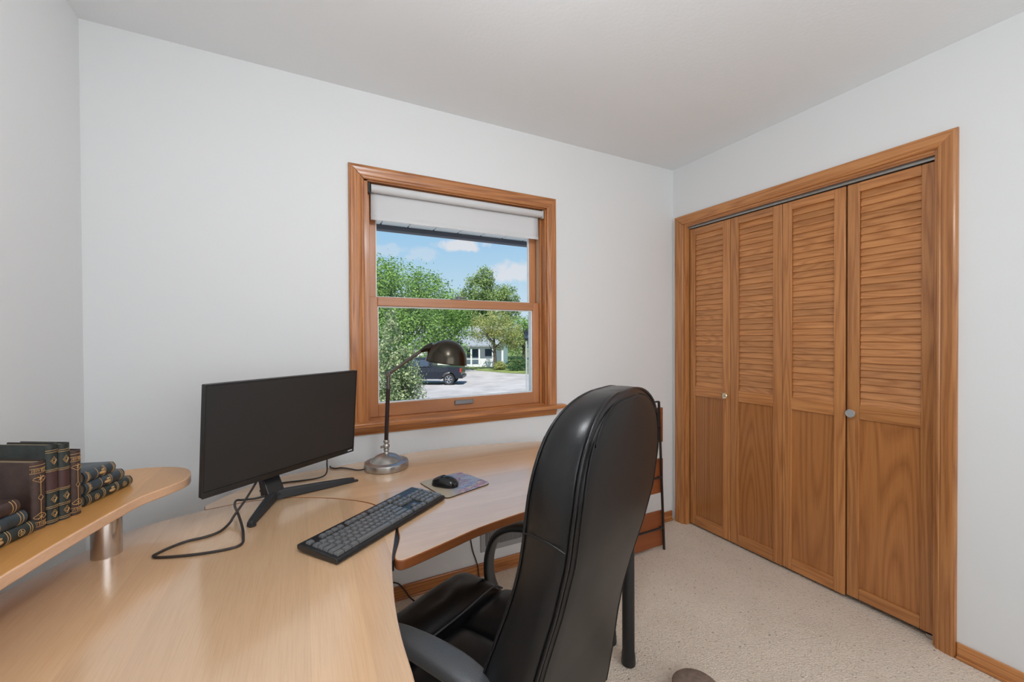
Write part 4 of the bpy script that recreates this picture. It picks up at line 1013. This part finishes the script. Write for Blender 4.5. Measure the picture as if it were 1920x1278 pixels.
# ------------------------------------------------------------------ ceiling lamp (above the frame, lights the room)
cl = thing('ceiling_lamp', CEILING_LAMP_LOC, 'ceiling lamp with a lit opal glass globe', 'ceiling lamp')
MB().lathe([(.055, 0), (.055, -.012), (.012, -.022), (.010, -.245), (.035, -.250), (.035, -.262)], 32).build('canopy', M['steel'], cl, smooth=30)
MB().lathe([(.034, -.262)]+[(.105*math.sin(a), -.357+.105*math.cos(a)) for a in [R_(x) for x in range(25, 176, 10)]]+[(.002, -.462)], 40).build('glass_globe', M['lamp_glass'], cl, smooth=60)

# ------------------------------------------------------------------ outdoors
GZ = -2.0
MB().box((-150, 1.0, GZ-.3), (200, 260, GZ)).build('ground', M['asphalt'], kind='structure', label='pale sunlit gravel drive outside the window', category='ground')
lawn = [(9.0, 52), (11.8, 42), (12.7, 39.2), (13.0, 35.5), (14.2, 31.6), (15.6, 29.0), (40, 18), (80, 60), (60, 110), (0, 110)]
MB().prism(lawn, GZ-.05, GZ+.04).build('lawn', M['grass'], kind='structure', label='shaded grass strip in front of the white house', category='lawn')
# eave over the window
ev = tag(thing('roof_1', (-1.5, .5, 2.04), 'white soffit and dark gutter of the eave above the window', 'eave'), kind='structure')
x = -3.1; pn = None
while x < 1.2:
    if pn is None:
        pn = MB().box((0, .142, 2.040), (.172, .80, 2.052)).build('soffit_panel', M['vinyl'], ev, bevel=.004); 
        for v in pn.data.vertices: v.co -= Vector((0, .5, 2.04))
        o = pn
    else:
        o = pn.copy(); COL.objects.link(o)
    o.location = (x+1.5, 0, 0); x += .180
MB().box((-3.1, .142, 2.052), (1.2, .82, 2.12)).build('fascia', M['vinyl'], ev, world=True)
rs = []
for x in (-3.1, 1.2): rs.append([(x, .80, 2.01), (x, .86, 2.01), (x, .90, 2.04), (x, .91, 2.12), (x, .80, 2.12)])
MB().rings(rs).build('gutter', M['roof_dark'], ev, world=True)

def leafcloud(blobs, n, size, seed, up=.35, shell=.55):
    q = random.Random(seed); tot = sum(b[3]**2 for b in blobs); vs = []; fs = []
    for (cx, cy, cz, r, *sq) in blobs:
        sz = sq[0] if sq else 1.0
        # clumps on the blob, leaves in the clumps
        k = max(4, int(n*r*r/tot/26))
        for _ in range(k):
            while True:
                d = Vector((q.uniform(-1, 1), q.uniform(-1, 1), q.uniform(-1, 1)))
                if .05 < d.length <= 1: break
            d.normalize(); rad = r*(shell+(1.06-shell)*q.random()**.6)
            cc = Vector((cx, cy, cz))+Vector((d.x*rad, d.y*rad, d.z*rad*sz)); cr = r*.17+size*1.2
            for _ in range(26):
                p = cc+Vector((q.gauss(0, cr*.6), q.gauss(0, cr*.6), q.gauss(0, cr*.5)))
                nrm = (d+Vector((q.gauss(0, .7), q.gauss(0, .7), q.gauss(0, .7)+up))).normalized()
                a = nrm.orthogonal().normalized(); a.rotate(Matrix.Rotation(q.uniform(0, 6.28), 3, nrm)); b = nrm.cross(a)
                s_ = size*q.uniform(.6, 1.25); o = len(vs)
                vs += [tuple(p-a*s_), tuple(p+b*s_*.5+nrm*s_*.12), tuple(p+a*s_), tuple(p-b*s_*.5+nrm*s_*.12)]
                fs.append((o, o+1, o+2, o+3))
    return MB().add(vs, fs)
def branch_tree(mb, base, h, r, q, n=6, spread=1.5):
    top = base+Vector((q.uniform(-.2, .2), q.uniform(-.2, .2), h))
    mb.tube(spline([base, base+Vector((0, 0, h*.3)), base+Vector((q.uniform(-.1, .1), 0, h*.65)), top], 4), [r*1.25]+[r*(1-.6*i/12) for i in range(12)], 10)
    for _ in range(n):
        t = q.uniform(.45, .95); p = base+(top-base)*t; a = q.uniform(0, 6.28)
        e = p+Vector((math.cos(a)*spread, math.sin(a)*spread, spread*q.uniform(.5, 1.1)))
        mb.tube(spline([p, p+(e-p)*.5+Vector((0, 0, -.1)), e], 4), [r*.45*(1-.09*i) for i in range(9)], 6)
def tree(name, base, blobs, n, size, mat, seed, label, cat='tree', h=3.0, r=.2, spread=1.5, group=None, nb=6):
    o = thing(name, base, label, cat, group=group); b = Vector(base)
    q = random.Random(seed); tm = MB(); branch_tree(tm, Vector((0, 0, 0)), h, r, q, nb, spread)
    tm.build('trunk', M['bark'], o, smooth=50)
    leafcloud([(x-b.x, y-b.y, z-b.z, *rest) for x, y, z, *rest in blobs], n, size, seed+1).build('foliage', M[mat], o, kind='stuff')
    return o
def far(f, blobs):
    return [(-2.3+(x+2.3)*f, -2.0+(y+2.0)*f, 1.28+(z-1.28)*f, r*f) for x, y, z, r in blobs]
def lat(cx, cy, s, dpt=0):   # offset across / along the line of sight to a place
    d = Vector((cx+2.3, cy+2.0, 0)).normalized(); r = Vector((d.y, -d.x, 0)); return (cx+r.x*s+d.x*dpt, cy+r.y*s+d.y*dpt)
bx, by = 5.66, 32.1
tree('shade_tree', (6.1, 37.3, GZ), far(1.14, [(*lat(bx, by, -4.0), 4.4, 3.2), (*lat(bx, by, -1.0), 4.6, 3.0), (*lat(bx, by, 1.4), 3.6, 2.7), (*lat(bx, by, -2.4), 6.2, 1.5), (*lat(bx, by, 1.2), 5.6, 1.3), (*lat(bx, by, 2.9), 2.6, 2.0), (*lat(bx, by, -3.2, -2), 1.2, 2.8), (*lat(bx, by, 0, -2.2), 1.0, 2.6), (*lat(bx, by, 3.0, -.5), .9, 1.7), (*lat(bx, by, -5.6), 7.0, 1.2)]), 42000, .125, 'leaf_green', 11, 'large leafy green tree filling the left of the window view', h=5, r=.35, spread=2.6, nb=9)
tree('distant_tree', (18.8, 61.2, GZ), far(1.36, [(*lat(13.2, 44.5, -1.4), 3.6, 2.4), (*lat(13.2, 44.5, 1.2), 3.9, 2.3), (*lat(13.2, 44.5, 3.2), 3.2, 2.2)]), 13000, .19, 'leaf_green', 21, 'lower green tree between the large tree and the oak', h=5, r=.3, spread=2)
tree('oak_tree', (22.95, 54.8, GZ), [(*lat(22.95, 54.8, -1.6), 8.6, 2.2), (*lat(22.95, 54.8, -.8), 10.4, 1.5), (*lat(22.95, 54.8, -3.6), 6.4, 2.0), (*lat(22.95, 54.8, .6), 7.4, 2.0), (*lat(22.95, 54.8, 2.6), 7.6, 1.7), (*lat(22.95, 54.8, 3.3), 5.6, 1.6), (*lat(22.95, 54.8, 0), 4.6, 3.4)], 17000, .17, 'leaf_oak', 31, 'tall rounded oak against the sky behind the house', h=8, r=.4, spread=2.6, nb=9)
tree('evergreen_tree', (21.7, 58.7, GZ), far(1.32, [(15.9, 44.0, .5, 2.2), (15.9, 44.0, 2.6, 1.9), (15.9, 44.0, 4.4, 1.2)]), 7000, .18, 'leaf_dark', 41, 'dark evergreen tree beside the house roof', h=5, r=.25, spread=1)
mxx, myy = 14.9, 35.4
tree('maple_tree', (mxx, myy, GZ), [(*lat(mxx, myy, -1.5), 2.1, 1.25), (*lat(mxx, myy, 0), 2.6, 1.5), (*lat(mxx, myy, 1.4), 2.0, 1.35), (*lat(mxx, myy, 2.1), 1.0, 1.0), (*lat(mxx, myy, .3), 1.3, 1.2)], 10000, .085, 'leaf_maple', 51, 'yellow-green tree with a dark trunk in front of the white house', h=3.4, r=.19, spread=1.3)
hx, hy = 18.6, 40.0
tree('background_tree', (26.5, 50.5, GZ), [(26.5, 50.5, 2.2, 2.3), (25.2, 51.5, 1.2, 2.2), (28, 49.5, 1.6, 2.4), (30.5, 48.5, 3.2, 2.0)], 8000, .15, 'leaf_green', 61, 'bright green tree low at the right edge of the window view', h=3, r=.25, spread=1)
for k, (px_, py_, rr, sd, lb_) in enumerate(((16.2, 33.0, .95, 71, 'large dark green shrub on the lawn right of the maple trunk'), (17.9, 31.3, .85, 72, 'dark shrub on the lawn at the far right of the window view'), (15.1, 34.75, .5, 73, 'small yellow-green shrub beside the maple trunk'))):
    o = thing('shrub', (px_, py_, GZ+.03), lb_, 'shrub', group='shrubs on the lawn')
    tm = MB(); q = random.Random(sd); branch_tree(tm, Vector((0, 0, 0)), rr, .04, q, 5, rr*.5); tm.build('stem', M['bark'], o)
    leafcloud([(0, 0, rr*.75, rr), (rr*.5, .2, rr*.6, rr*.7), (-rr*.4, 0, rr*.5, rr*.6)], 3500, .06, sd, ).build('foliage', M['leaf_maple' if k == 2 else 'leaf_dark'], o, kind='stuff')
nx_, ny_ = -.15, 8.1
def nb_(pxs, z, r): return (*lat(nx_, ny_, pxs), z, r)
tree('near_shrub', (nx_, ny_, GZ), [nb_(-.27, 1.86, .10), nb_(-.26, 1.66, .16), nb_(-.25, 1.36, .24), nb_(-.20, .95, .34), nb_(-.10, .55, .42), nb_(-.02, .15, .44), nb_(-.02, -.25, .48), nb_(-.04, -.7, .52), nb_(-.1, -1.2, .6), nb_(-.35, .3, .4), nb_(-.35, -.4, .45)], 17000, .036, 'leaf_bush', 81, 'tall shrub with cream-edged leaves just outside the window', 'shrub', h=2.9, r=.05, spread=.35, nb=12)

# pickup truck
ta = math.atan2(.49, -.87) ; tf = Vector((-.87, .49, 0)).normalized(); ts = Vector((.49, .87, 0)).normalized()   # forward, and away from the window
tk = thing('pickup_truck', (4.6, 26.0, GZ), 'dark navy pickup truck parked on the pale drive', 'truck')
rw = Vector((6.562, 24.95, GZ))                 # rear wheel, near side
T = frame(rw, tf, ts, (0, 0, 1))                # local: x forward, y away, z up
def side_prism(poly, y0, y1):
    n = len(poly); vs = [(x, y0, z) for x, z in poly]+[(x, y1, z) for x, z in poly]
    return MB().add(vs, [tuple(range(n)), tuple(range(n, 2*n))[::-1]]+[(i+n, (i+1) % n+n, (i+1) % n, i) for i in range(n)], T)
def arch(cx, r=.50, z0=.42, n=10): return [(cx+r*math.cos(a), .40+r*math.sin(a)) for a in [math.pi*i/n for i in range(n+1)]]
ar_r = arch(0)[::1]; ar_f = arch(3.55)
body = [(-.84, .50), (-.86, .75), (-.84, 1.24)] + [(1.15, 1.27), (1.15, 1.22), (4.25, 1.20), (4.52, 1.05), (4.58, .55), (4.3, .42), (4.05, .40)] + [(p[0], p[1]) for p in ar_f] + [(3.0, .40), (.55, .40)] + [(p[0], p[1]) for p in ar_r] + [(-.52, .45)]
side_prism(body, 0, 1.9).build('body', M['truck'], tk, bevel=.04, world=True)
side_prism([(1.15, 1.2), (1.18, 1.80), (1.35, 1.88), (2.55, 1.88), (3.35, 1.22)], .12, 1.78).build('cab', M['truck'], tk, bevel=.05, world=True)
side_prism([(1.42, 1.30), (1.42, 1.74), (2.05, 1.76), (2.05, 1.28)], .10, .13).build('window', M['car_glass'], tk, bevel=.004, world=True)
side_prism([(2.12, 1.28), (2.12, 1.76), (2.48, 1.75), (3.0, 1.28)], .10, .13).build('window', M['car_glass'], tk, bevel=.004, world=True)
side_prism([(.62, .36), (3.0, .36), (3.0, .43), (.62, .43)], -.03, .05).build('running_board', M['chrome'], tk, bevel=.01, world=True)
side_prism([(-.87, .88), (-.87, 1.16), (-.77, 1.17), (-.77, .88)], -.01, .12).build('tail_light', M['tail'], tk, bevel=.01, world=True)
side_prism([(-.96, .45), (-.96, .66), (-.70, .66), (-.70, .45)], .05, 1.85).build('bumper', M['black'], tk, bevel=.03, world=True)
for x in (0, 3.55):
    for y in (.02, 1.62):
        wt = T @ frame((x, y, .40), (1, 0, 0), (0, 0, 1), (0, 1, 0))
        wh = MB().lathe([(.27, .03), (.37, 0), (.40, .04), (.40, .22), (.36, .26)], 28, wt).build('wheel', M['rubber'], tk, smooth=40, world=True)
        rim = MB().lathe([(.265, .04), (.255, .02), (.22, .035)], 24, wt, cap=False); rim.lathe([(.07, .03), (.06, .015), (.001, .012)], 12, wt)
        for k in range(6):
            a = k*math.pi/3; rim.add([(.05*math.cos(a-.5), .05*math.sin(a-.5), .02), (.24*math.cos(a-.13), .24*math.sin(a-.13), .03), (.24*math.cos(a+.13), .24*math.sin(a+.13), .03), (.05*math.cos(a+.5), .05*math.sin(a+.5), .02)], [(0, 1, 2, 3)], wt)
        o = rim.build('rim', M['alloy'], None); iv = INV[tk.name]
        for v in o.data.vertices: v.co = iv @ v.co
        o.parent = wh
# house with a porch
hd = Vector((2.3, -1.38, 0)).normalized(); hb = Vector((hd.y*-1, hd.x, 0))   # along the front, and away
h0 = Vector((14.0, 40.3, GZ))
T = frame(h0, hd, hb, (0, 0, 1))
hs = thing('white_house', (16, 43, GZ), 'white house with a columned porch and grey roof across the drive', 'house')
MB().box((-7, 2.2, 0), (3.6, 9, 3.0), T).build('wall', M['siding'], hs, world=True)
rs = [[(x, 1.6, 2.95), (x, 5.6, 4.7), (x, 9.6, 2.95), (x, 9.6, 2.8), (x, 1.6, 2.8)] for x in (-7.5, 4.0)]
MB().rings(rs, T).build('roof', M['shingle'], hs, world=True)
rs = [[(x, -.35, 2.38), (x, 2.2, 3.1), (x, 2.2, 2.9), (x, -.35, 2.24)] for x in (-1.2, 3.4)]
MB().rings(rs, T).build('porch_roof', M['shingle'], hs, world=True)
MB().box((-1.15, -.2, 2.02), (3.3, -.05, 2.24), T).build('porch_beam', M['siding'], hs, world=True)
MB().box((-1.15, -.2, 0), (3.3, 2.2, .25), T).build('porch_floor', M['siding'], hs, world=True)
for x in (-.9, .25, 1.15, 2.65):
    MB().box((x-.09, -.2, .25), (x+.09, -.02, 2.02), T).build('porch_column', M['siding'], hs, bevel=.01, world=True)
MB().box((1.15, -.16, .25), (2.65, -.06, .95), T).build('porch_parapet', M['siding'], hs, world=True)
MB().box((-.9, -.14, .85), (1.15, -.08, .95), T).build('porch_rail', M['siding'], hs, world=True)
for a, b in (((-.7, 2.14, .9), (.9, 2.2, 2.2)), ((1.4, 2.14, 1.0), (2.4, 2.2, 2.2))):
    f = MB().box(a, b, T).build('window', M['siding'], hs, world=True)
    o = MB().box((a[0]+.08, a[1]-.02, a[2]+.08), (b[0]-.08, b[1]-.05, b[2]-.08), T).build('pane', M['car_glass'], None); iv = INV[hs.name]
    for v in o.data.vertices: v.co = iv @ v.co
    o.parent = f
# garden lantern on a post
lp = (8.40, 17.2, GZ)
gl = thing('post_lantern', lp, 'black lantern on a pale post at the right edge of the window', 'lantern')
MB().lathe([(.07, 0), (.06, .1), (.045, .15), (.045, 3.1), (.09, 3.14), (.09, 3.2)], 16).build('post', M['grey_metal'], gl, smooth=40)
MB().lathe([(.09, 3.2), (.13, 3.48), (.10, 3.50)], 6).build('lantern_glass', M['car_glass'], gl)
MB().lathe([(.19, 3.48), (.17, 3.54), (.06, 3.66), (.03, 3.74), (.002, 3.78)], 6).build('lantern_cap', M['black_metal'], gl)
MB().lathe([(.07, 3.10), (.11, 3.16), (.11, 3.22), (.07, 3.24)], 12).build('lantern_base', M['black_metal'], gl, smooth=40)
